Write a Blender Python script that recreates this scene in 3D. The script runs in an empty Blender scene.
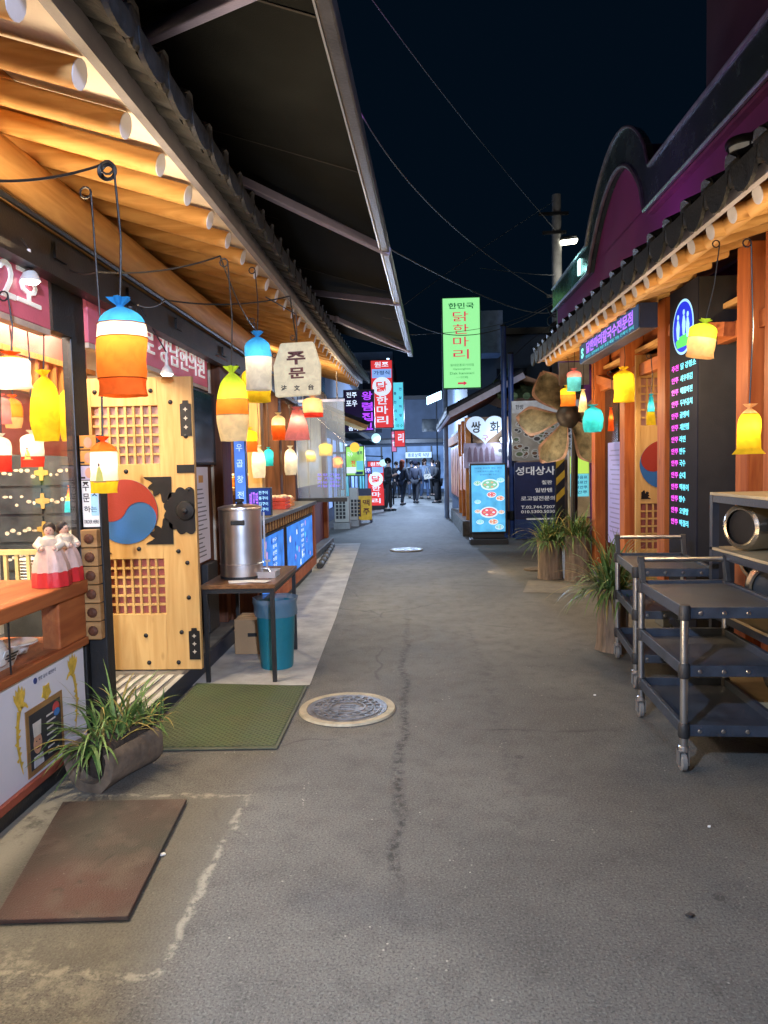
import bpy, bmesh, math, random
from mathutils import Vector, Matrix, noise
R = math.radians
rnd = random.Random(7)
S = bpy.context.scene
COL = S.collection

# ------------------------------------------------------------------ camera
F_PX, EYE, YAW, PITCH, ROLL = 710.0, 1.5, R(2.414), R(-3.655), R(1.25)
FW = Vector((-math.sin(YAW)*math.cos(PITCH), math.cos(YAW)*math.cos(PITCH), math.sin(PITCH)))
RT = Vector((math.cos(YAW), math.sin(YAW), 0)); UP = RT.cross(FW)
cam = bpy.data.cameras.new("camera"); camo = bpy.data.objects.new("camera", cam); COL.objects.link(camo)
cx_ = RT*math.cos(ROLL) - UP*math.sin(ROLL); cy_ = RT*math.sin(ROLL) + UP*math.cos(ROLL)
camo.matrix_world = Matrix(((cx_.x, cy_.x, -FW.x, 0), (cx_.y, cy_.y, -FW.y, 0), (cx_.z, cy_.z, -FW.z, EYE), (0, 0, 0, 1)))
cam.sensor_fit = 'VERTICAL'; cam.sensor_height = 36; cam.lens = 36*F_PX/1024
cam.clip_start = .05; cam.clip_end = 800
S.camera = camo

def ray(px, py):
    dx, dy = px-384, py-512
    c, s = math.cos(ROLL), math.sin(ROLL)
    return FW + RT*((c*dx-s*dy)/F_PX) - UP*((s*dx+c*dy)/F_PX)
def at(px, py, d):                 # point at distance d along the alley
    r = ray(px, py); return Vector((0, 0, EYE)) + r*(d/r.y)
def gnd(px, py, z=0):
    r = ray(px, py); return Vector((0, 0, EYE)) + r*((z-EYE)/r.z)

# ------------------------------------------------------------------ world: night sky
W = bpy.data.worlds.new("World"); S.world = W; W.use_nodes = True
bg = W.node_tree.nodes["Background"]
bg.inputs[0].default_value = (.0009, .0038, .0086, 1); bg.inputs[1].default_value = 1.0
S.view_settings.view_transform = 'Standard'; S.view_settings.look = 'None'
S.view_settings.exposure = 0.0; S.view_settings.gamma = 1.0
S.cycles.use_denoising = True
S.cycles.max_bounces = 7; S.cycles.transparent_max_bounces = 12
S.cycles.sample_clamp_indirect = 4.0
try: S.cycles.use_light_tree = True
except Exception: pass

def light(name, kind, loc, energy, col=(1, 1, 1), size=.1, size_y=None, to=None, angle=None, blend=.5, parent=None):
    l = bpy.data.lights.new(name, kind); l.energy = energy; l.color = col
    if kind == 'AREA':
        l.size = size
        if size_y: l.shape = 'RECTANGLE'; l.size_y = size_y
    else: l.shadow_soft_size = size
    if kind == 'SPOT': l.spot_size = R(angle or 90); l.spot_blend = blend
    o = bpy.data.objects.new(name, l); COL.objects.link(o); o.location = loc
    if to is not None:
        o.rotation_euler = (Vector(to)-Vector(loc)).to_track_quat('-Z', 'Y').to_euler()
    if parent is not None:
        o.parent = parent; o.location = Vector(loc)-parent.location
    return o
WARM = (1, .70, .38); WWHITE = (1, .86, .64); COOL = (.72, .84, 1)
# lights of the street and shops, with unseen ones added for brightness
light('added_cool_spot', 'SPOT', (1.35, -3.8, 3.3), 2900, (.64, .75, 1), .15, to=(-1.1, 3.2, 2.1), angle=44, blend=.8)  # unseen cool spot added behind the camera, aimed at eave and poster
light('added_wedge_spot', 'SPOT', (-1.22, .15, 2.6), 800, (.56, .72, 1), .04, to=(1.75, 2.75, .2), angle=74, blend=.28)  # added spot without fixture; its cone edge draws the cool wedge
light('far_street_light', 'POINT', tuple(at(568, 240, 20)-Vector((.1, .8, .9))), 36, (1, .95, .8), .2)
light('shop_ceiling_light', 'AREA', (-2.55, 3.4, 2.5), 330, WWHITE, .9, 2.6, to=(-2.55, 3.4, 0))
light('shop_ceiling_light', 'AREA', (-2.55, 8.2, 2.5), 210, (1, .84, .5), .9, 2.8, to=(-2.55, 8.2, 0))
light('added_rafter_strip', 'AREA', (-1.64, 2.9, 2.43), 105, WARM, .12, 5.6, to=(-1.12, 2.9, 3.0))  # long strips added to brighten the rafters from below
light('added_rafter_strip', 'AREA', (-1.64, 9.9, 2.43), 140, WARM, .12, 8.0, to=(-1.12, 9.9, 3.0))
CANS = ((1.2, 190), (2.75, 135), (4.3, 62), (6.9, 110), (9.3, 115), (11.8, 115))  # row of cans added to brighten the left front
for y_, e_ in CANS:
    light('added_eave_spot', 'SPOT', (-1.69, y_, 2.40), e_, (1, .80, .50), .04, to=(-.95, y_, 0), angle=100, blend=.9)
light('right_shop_light', 'AREA', (2.95, 6.6, 2.45), 60, WARM, .6, 4.0, to=(2.95, 6.6, 0))
for y_, e_ in ((3.6, 24), (5.25, 22), (7.0, 26), (8.55, 24)):
    light('added_lantern_fill', 'POINT', (1.80, y_, 2.15), e_, WARM, .06)  # bare points added to strengthen the lantern light, no fixtures
light('added_board_spot', 'SPOT', (1.7, 10.9, 3.4), 230, COOL, .08, to=(2.3, 14, 1.2), angle=80)  # spot added to brighten the blue board, no fixture
light('added_alley_spot', 'SPOT', (.9, 9.5, 3.6), 300, (1, .93, .72), .1, to=(.6, 8.6, 0), angle=110, blend=.9)  # spot added over the alley for general brightness, no fixture
for p_, e_ in (((-.75, 21.2, 1.8), 230), ((.3, 27.5, 3.4), 2000), ((-.4, 34, 2.7), 1200), ((-.7, 16.2, 1.7), 130)):
    light('far_lamp_light', 'POINT', p_, e_, (.50, .68, 1), .2)
light('magenta_floodlight', 'AREA', (2.5, 8.2, 3.7), 36, (.72, .16, 1), .3, 12, to=(3.0, 8.2, 4.6))

# ------------------------------------------------------------------ materials
MATS = {}
def _new(name):
    m = bpy.data.materials.new(name); m.use_nodes = True
    nt = m.node_tree; return m, nt, nt.nodes, nt.links, nt.nodes["Principled BSDF"]
def M(name, col, rough=.6, metal=0, var=.25, scale=6, bump=.15, bscale=80, stretch=(1, 1, 1), spec=.5, em=0, alpha=None):
    if name in MATS: return MATS[name]
    m, nt, N, L, b = _new(name)
    tc = N.new("ShaderNodeTexCoord"); mp = N.new("ShaderNodeMapping"); mp.inputs['Scale'].default_value = stretch
    L.new(tc.outputs['Object'], mp.inputs[0])
    nz = N.new("ShaderNodeTexNoise"); nz.inputs['Scale'].default_value = scale; nz.inputs['Detail'].default_value = 5; nz.inputs['Roughness'].default_value = .6
    L.new(mp.outputs[0], nz.inputs['Vector'])
    rp = N.new("ShaderNodeValToRGB"); e = rp.color_ramp.elements
    e[0].position = .3; e[1].position = .7
    e[0].color = tuple(max(0, c*(1-var)) for c in col)+(1,); e[1].color = tuple(min(1, c*(1+var)) for c in col)+(1,)
    L.new(nz.outputs['Fac'], rp.inputs[0]); L.new(rp.outputs[0], b.inputs['Base Color'])
    b.inputs['Metallic'].default_value = metal; b.inputs['Specular IOR Level'].default_value = spec
    mr = N.new("ShaderNodeMapRange"); mr.inputs['To Min'].default_value = max(.02, rough-.1); mr.inputs['To Max'].default_value = min(1, rough+.12)
    L.new(nz.outputs['Fac'], mr.inputs[0]); L.new(mr.outputs[0], b.inputs['Roughness'])
    if bump:
        n2 = N.new("ShaderNodeTexNoise"); n2.inputs['Scale'].default_value = bscale; n2.inputs['Detail'].default_value = 3
        L.new(mp.outputs[0], n2.inputs['Vector'])
        bp = N.new("ShaderNodeBump"); bp.inputs['Strength'].default_value = bump; bp.inputs['Distance'].default_value = .01
        L.new(n2.outputs['Fac'], bp.inputs['Height']); L.new(bp.outputs[0], b.inputs['Normal'])
    if em:
        L.new(rp.outputs[0], b.inputs['Emission Color']); b.inputs['Emission Strength'].default_value = em
    if alpha is not None: b.inputs['Alpha'].default_value = alpha
    MATS[name] = m; return m
def WOOD(name, dark, light_, axis='x', rough=.62, knots=True):
    if name in MATS: return MATS[name]
    m, nt, N, L, b = _new(name)
    st = {'x': (.6, 7, 7), 'y': (7, .6, 7), 'z': (7, 7, .6)}[axis]
    tc = N.new("ShaderNodeTexCoord"); mp = N.new("ShaderNodeMapping"); mp.inputs['Scale'].default_value = st
    oi = N.new("ShaderNodeObjectInfo"); va = N.new("ShaderNodeVectorMath"); va.operation = 'MULTIPLY_ADD'
    L.new(tc.outputs['Object'], va.inputs[0]); va.inputs[1].default_value = (1, 1, 1)
    cm = N.new("ShaderNodeCombineXYZ"); mu = N.new("ShaderNodeMath"); mu.operation = 'MULTIPLY'; mu.inputs[1].default_value = 37
    L.new(oi.outputs['Random'], mu.inputs[0])
    for k in range(3): L.new(mu.outputs[0], cm.inputs[k])
    L.new(cm.outputs[0], va.inputs[2]); L.new(va.outputs[0], mp.inputs[0])
    nz = N.new("ShaderNodeTexNoise"); nz.inputs['Scale'].default_value = 2.2; nz.inputs['Detail'].default_value = 7; nz.inputs['Distortion'].default_value = 1.2
    L.new(mp.outputs[0], nz.inputs['Vector'])
    rp = N.new("ShaderNodeValToRGB"); e = rp.color_ramp.elements
    e[0].position = .32; e[1].position = .68; e[0].color = dark+(1,); e[1].color = light_+(1,)
    L.new(nz.outputs['Fac'], rp.inputs[0]); out = rp.outputs[0]
    if knots:
        vo = N.new("ShaderNodeTexVoronoi"); vo.inputs['Scale'].default_value = 4.5
        m2 = N.new("ShaderNodeMapping"); m2.inputs['Scale'].default_value = {'x': (.5, 1.2, 1.2), 'y': (1.2, .5, 1.2), 'z': (1.2, 1.2, .5)}[axis]
        L.new(va.outputs[0], m2.inputs[0]); L.new(m2.outputs[0], vo.inputs['Vector'])
        r2 = N.new("ShaderNodeValToRGB"); r2.color_ramp.elements[0].position = .03; r2.color_ramp.elements[1].position = .11
        r2.color_ramp.elements[0].color = (.35, .25, .18, 1); r2.color_ramp.elements[1].color = (1, 1, 1, 1)
        L.new(vo.outputs['Distance'], r2.inputs[0])
        mx = N.new("ShaderNodeMix"); mx.data_type = 'RGBA'; mx.blend_type = 'MULTIPLY'; mx.inputs[0].default_value = .8
        L.new(out, mx.inputs[6]); L.new(r2.outputs[0], mx.inputs[7]); out = mx.outputs[2]
    L.new(out, b.inputs['Base Color']); b.inputs['Roughness'].default_value = rough; b.inputs['Specular IOR Level'].default_value = .25
    bp = N.new("ShaderNodeBump"); bp.inputs['Strength'].default_value = .12; bp.inputs['Distance'].default_value = .01
    L.new(nz.outputs['Fac'], bp.inputs['Height']); L.new(bp.outputs[0], b.inputs['Normal'])
    MATS[name] = m; return m
def EM(name, col, k=1.0, var=.0, scale=6):
    if name in MATS: return MATS[name]
    m, nt, N, L, b = _new(name)
    b.inputs['Base Color'].default_value = tuple(min(.8, c*.6) for c in col)+(1,); b.inputs['Roughness'].default_value = .5; b.inputs['Specular IOR Level'].default_value = .2
    b.inputs['Emission Color'].default_value = tuple(col)+(1,); b.inputs['Emission Strength'].default_value = k
    if var:
        tc = N.new("ShaderNodeTexCoord"); nz = N.new("ShaderNodeTexNoise"); nz.inputs['Scale'].default_value = scale; nz.inputs['Detail'].default_value = 4
        L.new(tc.outputs['Object'], nz.inputs['Vector'])
        mr = N.new("ShaderNodeMapRange"); mr.inputs['From Min'].default_value = .3; mr.inputs['From Max'].default_value = .7
        mr.inputs['To Min'].default_value = k*(1-var); mr.inputs['To Max'].default_value = k*(1+var)
        L.new(nz.outputs['Fac'], mr.inputs[0]); L.new(mr.outputs[0], b.inputs['Emission Strength'])
    MATS[name] = m; return m
def FABRIC(name, col, k):
    """hand-dyed lantern cloth: lit from its own bulb, thin enough to let light through"""
    if name in MATS: return MATS[name]
    m, nt, N, L, b = _new(name)
    tc = N.new("ShaderNodeTexCoord"); nz = N.new("ShaderNodeTexNoise"); nz.inputs['Scale'].default_value = 22; nz.inputs['Detail'].default_value = 8; nz.inputs['Distortion'].default_value = .8
    L.new(tc.outputs['Object'], nz.inputs['Vector'])
    rp = N.new("ShaderNodeValToRGB"); e = rp.color_ramp.elements
    e[0].position = .28; e[1].position = .7; e[0].color = tuple(c*.74 for c in col)+(1,); e[1].color = tuple(col)+(1,)
    L.new(nz.outputs['Fac'], rp.inputs[0])
    L.new(rp.outputs[0], b.inputs['Base Color']); L.new(rp.outputs[0], b.inputs['Emission Color'])
    b.inputs['Specular IOR Level'].default_value = .1
    b.inputs['Emission Strength'].default_value = k*.50; b.inputs['Roughness'].default_value = .85
    tr = N.new("ShaderNodeBsdfTranslucent"); L.new(rp.outputs[0], tr.inputs[0])
    mx = N.new("ShaderNodeMixShader"); mx.inputs[0].default_value = .6
    L.new(b.outputs[0], mx.inputs[1]); L.new(tr.outputs[0], mx.inputs[2]); L.new(mx.outputs[0], N["Material Output"].inputs[0])
    bp = N.new("ShaderNodeBump"); bp.inputs['Strength'].default_value = .5; bp.inputs['Distance'].default_value = .01
    L.new(nz.outputs['Fac'], bp.inputs['Height']); L.new(bp.outputs[0], b.inputs['Normal'])
    MATS[name] = m; return m
def GLASS(name, col=(1, 1, 1), refl=.08, haze_=0.0, hcol=(.5, .6, .7)):
    if name in MATS: return MATS[name]
    m, nt, N, L, b = _new(name)
    t = N.new("ShaderNodeBsdfTransparent"); t.inputs[0].default_value = tuple(col)+(1,)
    g = N.new("ShaderNodeBsdfGlossy"); g.inputs['Roughness'].default_value = .04
    lw = N.new("ShaderNodeLayerWeight"); lw.inputs[0].default_value = .5
    pw = N.new("ShaderNodeMath"); pw.operation = 'POWER'; pw.inputs[1].default_value = 4.0; L.new(lw.outputs['Facing'], pw.inputs[0])
    fr = N.new("ShaderNodeMath"); fr.operation = 'MULTIPLY_ADD'; fr.inputs[1].default_value = .5; fr.inputs[2].default_value = .03; L.new(pw.outputs[0], fr.inputs[0])
    mx = N.new("ShaderNodeMixShader"); L.new(fr.outputs[0], mx.inputs[0]); L.new(t.outputs[0], mx.inputs[1]); L.new(g.outputs[0], mx.inputs[2])
    out = mx.outputs[0]
    if haze_:
        d = N.new("ShaderNodeBsdfTranslucent"); d.inputs[0].default_value = tuple(hcol)+(1,)
        d2 = N.new("ShaderNodeBsdfDiffuse"); d2.inputs[0].default_value = tuple(hcol)+(1,)
        ad = N.new("ShaderNodeMixShader"); L.new(d.outputs[0], ad.inputs[1]); L.new(d2.outputs[0], ad.inputs[2])
        m2 = N.new("ShaderNodeMixShader"); m2.inputs[0].default_value = haze_
        L.new(out, m2.inputs[1]); L.new(ad.outputs[0], m2.inputs[2]); out = m2.outputs[0]
    L.new(out, N["Material Output"].inputs[0]); N.remove(b)
    MATS[name] = m; return m

# ------------------------------------------------------------------ mesh builder
class MB:
    def __init__(s): s.v = []; s.f = []; s.m = []; s.mi = 0
    def add(s, vs, fs):
        o = len(s.v); s.v += [tuple(v) for v in vs]
        for f in fs: s.f.append([i+o for i in f]); s.m.append(s.mi)
        return s
    def mat(s, i): s.mi = i; return s
    def box(s, x0, x1, y0, y1, z0, z1):
        return s.add([(x0,y0,z0),(x1,y0,z0),(x1,y1,z0),(x0,y1,z0),(x0,y0,z1),(x1,y0,z1),(x1,y1,z1),(x0,y1,z1)],
                     [(3,2,1,0),(4,5,6,7),(0,1,5,4),(1,2,6,5),(2,3,7,6),(3,0,4,7)])
    def obox(s, c, ax, ay, az):
        c = Vector(c); ax, ay, az = Vector(ax), Vector(ay), Vector(az)
        vs = [c+ax*i+ay*j+az*k for k in (-1, 1) for i, j in ((-1,-1),(1,-1),(1,1),(-1,1))]
        return s.add(vs, [(3,2,1,0),(4,5,6,7),(0,1,5,4),(1,2,6,5),(2,3,7,6),(3,0,4,7)])
    def beam(s, p0, p1, w, h, up=(0, 0, 1)):
        p0, p1 = Vector(p0), Vector(p1); d = (p1-p0); n = d.normalized(); u = Vector(up)
        r = n.cross(u).normalized(); u = r.cross(n)
        return s.obox((p0+p1)/2, r*w/2, d/2, u*h/2)
    def tube(s, pts, r, seg=8, cap=True):
        pts = [Vector(p) for p in pts]; n = len(pts); rs = r if isinstance(r, (list, tuple)) else [r]*n
        vs, fs = [], []; ref = None
        for i, p in enumerate(pts):
            t = (pts[min(i+1, n-1)]-pts[max(i-1, 0)]).normalized()
            if ref is None or abs(ref.dot(t)) > .98: ref = Vector((0, 0, 1)) if abs(t.z) < .9 else Vector((1, 0, 0))
            a = t.cross(ref).normalized(); b = a.cross(t); ref = b
            for k in range(seg):
                an = 2*math.pi*k/seg; vs.append(p+(a*math.cos(an)+b*math.sin(an))*rs[i])
        for i in range(n-1):
            for k in range(seg): fs.append((i*seg+k, i*seg+(k+1) % seg, (i+1)*seg+(k+1) % seg, (i+1)*seg+k))
        if cap: fs.append(tuple(range(seg-1, -1, -1))); fs.append(tuple((n-1)*seg+k for k in range(seg)))
        return s.add(vs, fs)
    def lathe(s, c, prof, seg=24, ax=(1, 0, 0), ay=(0, 1, 0), az=(0, 0, 1), fn=None, cap=True):
        c = Vector(c); ax, ay, az = Vector(ax), Vector(ay), Vector(az); vs, fs = [], []
        for i, (r, z) in enumerate(prof):
            for k in range(seg):
                an = 2*math.pi*k/seg; q = 1 if fn is None else fn(an, i)
                vs.append(c+ax*math.cos(an)*r*q+ay*math.sin(an)*r*q+az*z)
        for i in range(len(prof)-1):
            for k in range(seg): fs.append((i*seg+k, i*seg+(k+1) % seg, (i+1)*seg+(k+1) % seg, (i+1)*seg+k))
        if cap:
            n = len(prof)
            if prof[0][0] > 1e-4: fs.append(tuple(range(seg-1, -1, -1)))
            if prof[-1][0] > 1e-4: fs.append(tuple((n-1)*seg+k for k in range(seg)))
        return s.add(vs, fs)
    def ball(s, c, r, seg=12, rings=8, sc=(1, 1, 1)):
        pr = [(r*math.sin(math.pi*i/rings), -r*math.cos(math.pi*i/rings)*1) for i in range(rings+1)]
        return s.lathe(c, pr, seg, (sc[0], 0, 0), (0, sc[1], 0), (0, 0, sc[2]), cap=False)
    def prism(s, poly, d):
        d = Vector(d); n = len(poly); vs = [Vector(p) for p in poly]+[Vector(p)+d for p in poly]
        return s.add(vs, [tuple(range(n-1, -1, -1)), tuple(range(n, 2*n))]+[(i, (i+1) % n, n+(i+1) % n, n+i) for i in range(n)])
    def flat(s, poly, c, right, up, t=.003):      # 2D outline (x,y) on a plane, thickness t out of it
        c, right, up = Vector(c), Vector(right), Vector(up); n = right.cross(up).normalized()
        return s.prism([c+right*x+up*y for x, y in poly], n*t)
    def disc(s, c, right, up, rx, ry=None, t=.003, seg=24):
        ry = ry or rx
        return s.flat([(rx*math.cos(2*math.pi*k/seg), ry*math.sin(2*math.pi*k/seg)) for k in range(seg)], c, right, up, t)
    def text(s, body, c, right, up, w=None, h=None, t=.003, bold=.012, box=None):
        vs, fs = glyphs(body, bold); xs = [v[0] for v in vs]; ys = [v[1] for v in vs]
        x0, x1, y0, y1 = min(xs), max(xs), min(ys), max(ys); W_, H_ = max(x1-x0, 1e-4), max(y1-y0, 1e-4)
        sx = w/W_ if w else h/H_; sy = h/H_ if h else w/W_
        c, right, up = Vector(c), Vector(right).normalized(), Vector(up).normalized(); n = right.cross(up)
        return s.add([c+right*((x-(x0+x1)/2)*sx)+up*((y-(y0+y1)/2)*sy)+n*(t if z > 0 else 0) for x, y, z in vs], fs)
_G = {}
def glyphs(body, bold):
    k = (body, bold)
    if k not in _G:
        c = bpy.data.curves.new("lettering", "FONT"); c.body = body; c.resolution_u = 2; c.extrude = .01; c.offset = bold
        o = bpy.data.objects.new("lettering", c); COL.objects.link(o); bpy.context.view_layer.update()
        me = bpy.data.meshes.new_from_object(o.evaluated_get(bpy.context.evaluated_depsgraph_get()))
        _G[k] = ([tuple(v.co) for v in me.vertices], [tuple(p.vertices) for p in me.polygons])
        bpy.data.objects.remove(o); bpy.data.curves.remove(c); bpy.data.meshes.remove(me)
    return _G[k]

def mesh_obj(name, mb, mats, loc, smooth=False, bevel=0, recalc=True):
    me = bpy.data.meshes.new(name)
    L = Vector(loc); me.from_pydata([tuple(Vector(v)-L) for v in mb.v], [], mb.f)
    mats = mats if isinstance(mats, (list, tuple)) else [mats]
    for m in mats: me.materials.append(m)
    me.polygons.foreach_set('material_index', mb.m)
    if recalc:
        b = bmesh.new(); b.from_mesh(me); bmesh.ops.recalc_face_normals(b, faces=b.faces); b.to_mesh(me); b.free()
    if smooth:
        me.polygons.foreach_set('use_smooth', [True]*len(me.polygons))
        try: me.set_sharp_from_angle(angle=R(38))
        except Exception: pass
    me.update()
    o = bpy.data.objects.new(name, me); COL.objects.link(o)
    if bevel:
        bv = o.modifiers.new('bevel', 'BEVEL'); bv.width = bevel; bv.segments = 2; bv.limit_method = 'ANGLE'; bv.angle_limit = R(40)
    return o
def root_of(o):
    while o.parent is not None: o = o.parent
    return o
def tag(o, label, cat, group=None):
    o['label'] = label; o['category'] = cat
    if group: o['group'] = group
    return o
def thing(name, label, cat, loc=(0, 0, 0), group=None):
    o = bpy.data.objects.new(name, None); COL.objects.link(o); o.location = loc; o.empty_display_size = .1
    return tag(o, label, cat, group)
def part(name, mb, mats, parent, smooth=False, bevel=0, label=None):
    o = mesh_obj(name, mb, mats, root_of(parent).location, smooth, bevel); o.parent = parent
    if label: o['label'] = label
    return o
def top(name, mb, mats, label, cat, group=None, smooth=False, bevel=0):
    xs, ys, zs = zip(*[tuple(v) for v in mb.v]); loc = ((min(xs)+max(xs))/2, (min(ys)+max(ys))/2, min(zs))
    o = mesh_obj(name, mb, mats, loc, smooth, bevel); o.location = loc
    return tag(o, label, cat, group)
def struct(name, mb, mats, kind='structure'):
    o = mesh_obj(name, mb, mats, (0, 0, 0)); o['kind'] = kind; return o
def dup(root, loc, rz=0, label=None):
    r = root.copy(); COL.objects.link(r); r.location = loc; r.rotation_euler = (0, 0, rz)
    if label: r['label'] = label
    for ch in list(root.children):
        c = ch.copy(); COL.objects.link(c); c.parent = r
        for g in list(ch.children):
            d = g.copy(); COL.objects.link(d); d.parent = c
    return r
X, Y, Z = Vector((1, 0, 0)), Vector((0, 1, 0)), Vector((0, 0, 1))
# the three useful sign planes: facing the camera (right=+X), left-hand facade facing +X (right=+Y), right-hand facade facing -X (right=-Y)

# ------------------------------------------------------------------ shared materials
black = M('black_paint', (.012, .012, .013), .45, var=.3)
dkmetal = M('dark_metal', (.03, .031, .034), .4, .6, var=.3)
blackpl = M('black_plastic', (.018, .019, .022), .5, var=.35, bump=.3, bscale=220)
steel = M('brushed_steel', (.82, .82, .85), .33, 1, var=.05, scale=4, bump=.02)
alu = M('aluminium', (.62, .63, .66), .3, 1, var=.1, bump=.03)
white = M('white_paint', (.75, .75, .73), .5, var=.06)
cream = M('cream_plaster', (.62, .56, .45), .8, var=.12)
paper = M('white_paper', (.72, .72, .70), .7, var=.04, bump=.02)
ink = M('black_ink', (.015, .015, .018), .6, var=.1, bump=0)
pine_x = WOOD('pine_wood_across', (.46, .24, .075), (.68, .41, .16), 'x')
pine_y = WOOD('pine_wood_along', (.46, .24, .075), (.66, .40, .16), 'y')
pine_z = WOOD('pine_wood_upright', (.50, .29, .10), (.66, .42, .17), 'z')
redwood_z = WOOD('red_stained_wood_upright', (.29, .070, .018), (.47, .14, .036), 'z')
redwood_y = WOOD('red_stained_wood_along', (.26, .07, .022), (.40, .13, .04), 'y')
brown_z = WOOD('brown_wood_upright', (.06, .022, .012), (.13, .05, .025), 'z', knots=False)
tile = M('dark_roof_tile', (.022, .025, .032), .6, 0, spec=.15, var=.5, scale=14, bump=.4, bscale=50)
pink = M('pink_sign_panel', (.62, .13, .20), .45, var=.08, em=.12)
letter_w = M('white_sign_letters', (.8, .8, .76), .4, var=.03, em=.35, bump=0)

# ------------------------------------------------------------------ ground
def ground_mat():
    m, nt, N, L, b = _new('worn_asphalt')
    tc = N.new("ShaderNodeTexCoord"); P = tc.outputs['Object']
    def noise_(sc, det=4, ro=.55):
        n = N.new("ShaderNodeTexNoise"); n.inputs['Scale'].default_value = sc; n.inputs['Detail'].default_value = det; n.inputs['Roughness'].default_value = ro
        L.new(P, n.inputs['Vector']); return n.outputs['Fac']
    def mth(op, a, b_=None, c=None, clamp=False):
        n = N.new("ShaderNodeMath"); n.operation = op; n.use_clamp = clamp
        for i, x in enumerate((a, b_, c)):
            if x is None: continue
            if isinstance(x, (int, float)): n.inputs[i].default_value = x
            else: L.new(x, n.inputs[i])
        return n.outputs[0]
    def ss(x, a, b_):          # smooth step from a to b (a may exceed b)
        n = N.new("ShaderNodeMapRange"); n.interpolation_type = 'SMOOTHSTEP'
        n.inputs['From Min'].default_value = a; n.inputs['From Max'].default_value = b_
        L.new(x, n.inputs[0]); return n.outputs[0]
    def mix(f, a, b_, mode='MIX'):
        n = N.new("ShaderNodeMix"); n.data_type = 'RGBA'; n.blend_type = mode
        if isinstance(f, (int, float)): n.inputs[0].default_value = f
        else: L.new(f, n.inputs[0])
        for i, x in ((6, a), (7, b_)):
            if isinstance(x, tuple): n.inputs[i].default_value = x+(1,)
            else: L.new(x, n.inputs[i])
        return n.outputs[2]
    sx = N.new("ShaderNodeSeparateXYZ"); L.new(P, sx.inputs[0]); x, y = sx.outputs[0], sx.outputs[1]
    n1, n2, n3, n4 = noise_(.9, 5), noise_(7, 5, .65), noise_(110, 3), noise_(60, 3)
    col = mix(ss(n1, .3, .7), (.088, .083, .075), (.132, .126, .113))
    big = noise_(.33, 3, .5)
    col = mix(mth('MULTIPLY', ss(big, .50, .56), .35), col, (.055, .053, .050))
    vg = N.new("ShaderNodeTexVoronoi"); vg.inputs['Scale'].default_value = 2.6; L.new(P, vg.inputs['Vector'])
    col = mix(mth('MULTIPLY', mth('MULTIPLY', ss(vg.outputs['Distance'], .075, .05), ss(noise_(1.7, 2), .5, .56)), .7), col, (.028, .027, .026))
    col = mix(mth('MULTIPLY', ss(n2, .45, .75), .55), col, (.055, .052, .047))
    col = mix(mth('MULTIPLY', ss(n3, .50, .66), .55), col, (.18, .175, .16)); col = mix(mth('MULTIPLY', ss(noise_(120, 2), .50, .36), .6), col, (.028, .027, .026))
    vo = N.new("ShaderNodeTexVoronoi"); vo.inputs['Scale'].default_value = 26; L.new(P, vo.inputs['Vector'])
    fl = mth('MULTIPLY', ss(vo.outputs['Distance'], .13, .07), ss(noise_(3.1, 2), .52, .66))
    col = mix(mth('MULTIPLY', fl, .75), col, (.42, .40, .34))
    # dark seep stain along a crack, wandering
    wob = mth('MULTIPLY_ADD', noise_(1.6, 3), .16, -.165)
    dx = mth('ABSOLUTE', mth('SUBTRACT', x, wob))
    yr = mth('MULTIPLY', ss(y, 2.2, 2.7), ss(y, 9, 4.4))
    st = mth('MULTIPLY', mth('MULTIPLY', ss(dx, .045, .0), ss(noise_(24, 4, .7), .40, .62)), yr)
    col = mix(mth('MULTIPLY', st, .85), col, (.016, .015, .014))
    wob2 = mth('MULTIPLY_ADD', noise_(1.1, 3), .3, .33)
    st2 = mth('MULTIPLY', mth('MULTIPLY', ss(mth('ABSOLUTE', mth('SUBTRACT', x, wob2)), .07, .0), ss(noise_(17, 4, .7), .45, .65)), mth('MULTIPLY', ss(y, 2.6, 3.4), ss(y, 9, 6)))
    col = mix(mth('MULTIPLY', st2, .5), col, (.03, .029, .027))
    wp = N.new("ShaderNodeTexNoise"); wp.inputs['Scale'].default_value = 2.2; wp.inputs['Detail'].default_value = 4; L.new(P, wp.inputs['Vector'])
    wv = N.new("ShaderNodeVectorMath"); wv.operation = 'MULTIPLY_ADD'; wv.inputs[1].default_value = (.35, .35, 0); L.new(wp.outputs['Color'], wv.inputs[0]); L.new(P, wv.inputs[2])
    vc = N.new("ShaderNodeTexVoronoi"); vc.feature = 'DISTANCE_TO_EDGE'; vc.inputs['Scale'].default_value = .42; L.new(wv.outputs[0], vc.inputs['Vector'])
    ck = mth('MULTIPLY', ss(vc.outputs['Distance'], .007, .001), ss(noise_(1.3, 3), .47, .56))
    col = mix(mth('MULTIPLY', ck, .45), col, (.02, .019, .018))
    # old patch of cement round the rubber mat: pale, crumbling edge
    ax = mth('SUBTRACT', mth('ABSOLUTE', mth('ADD', x, 1.35)), .56); ay = mth('SUBTRACT', mth('ABSOLUTE', mth('SUBTRACT', y, 2.58)), .58)
    sd = mth('ADD', mth('MAXIMUM', ax, ay), mth('MULTIPLY_ADD', noise_(5, 4), .12, -.06))
    col = mix(mth('MULTIPLY', ss(sd, .02, -.04), .5), col, (.105, .098, .080))
    ed = mth('MULTIPLY', ss(mth('ABSOLUTE', sd), .026, .003), ss(noise_(13, 5, .7), .44, .56))
    col = mix(mth('MULTIPLY', ed, .52), col, (.36, .34, .27))
    bl = mth('MULTIPLY', mth('MULTIPLY', ss(x, -.7, -1.25), ss(y, 2.25, 2.0)), ss(noise_(9, 6, .75), .46, .62))
    col = mix(mth('MULTIPLY', bl, .55), col, (.33, .31, .25))
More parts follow.
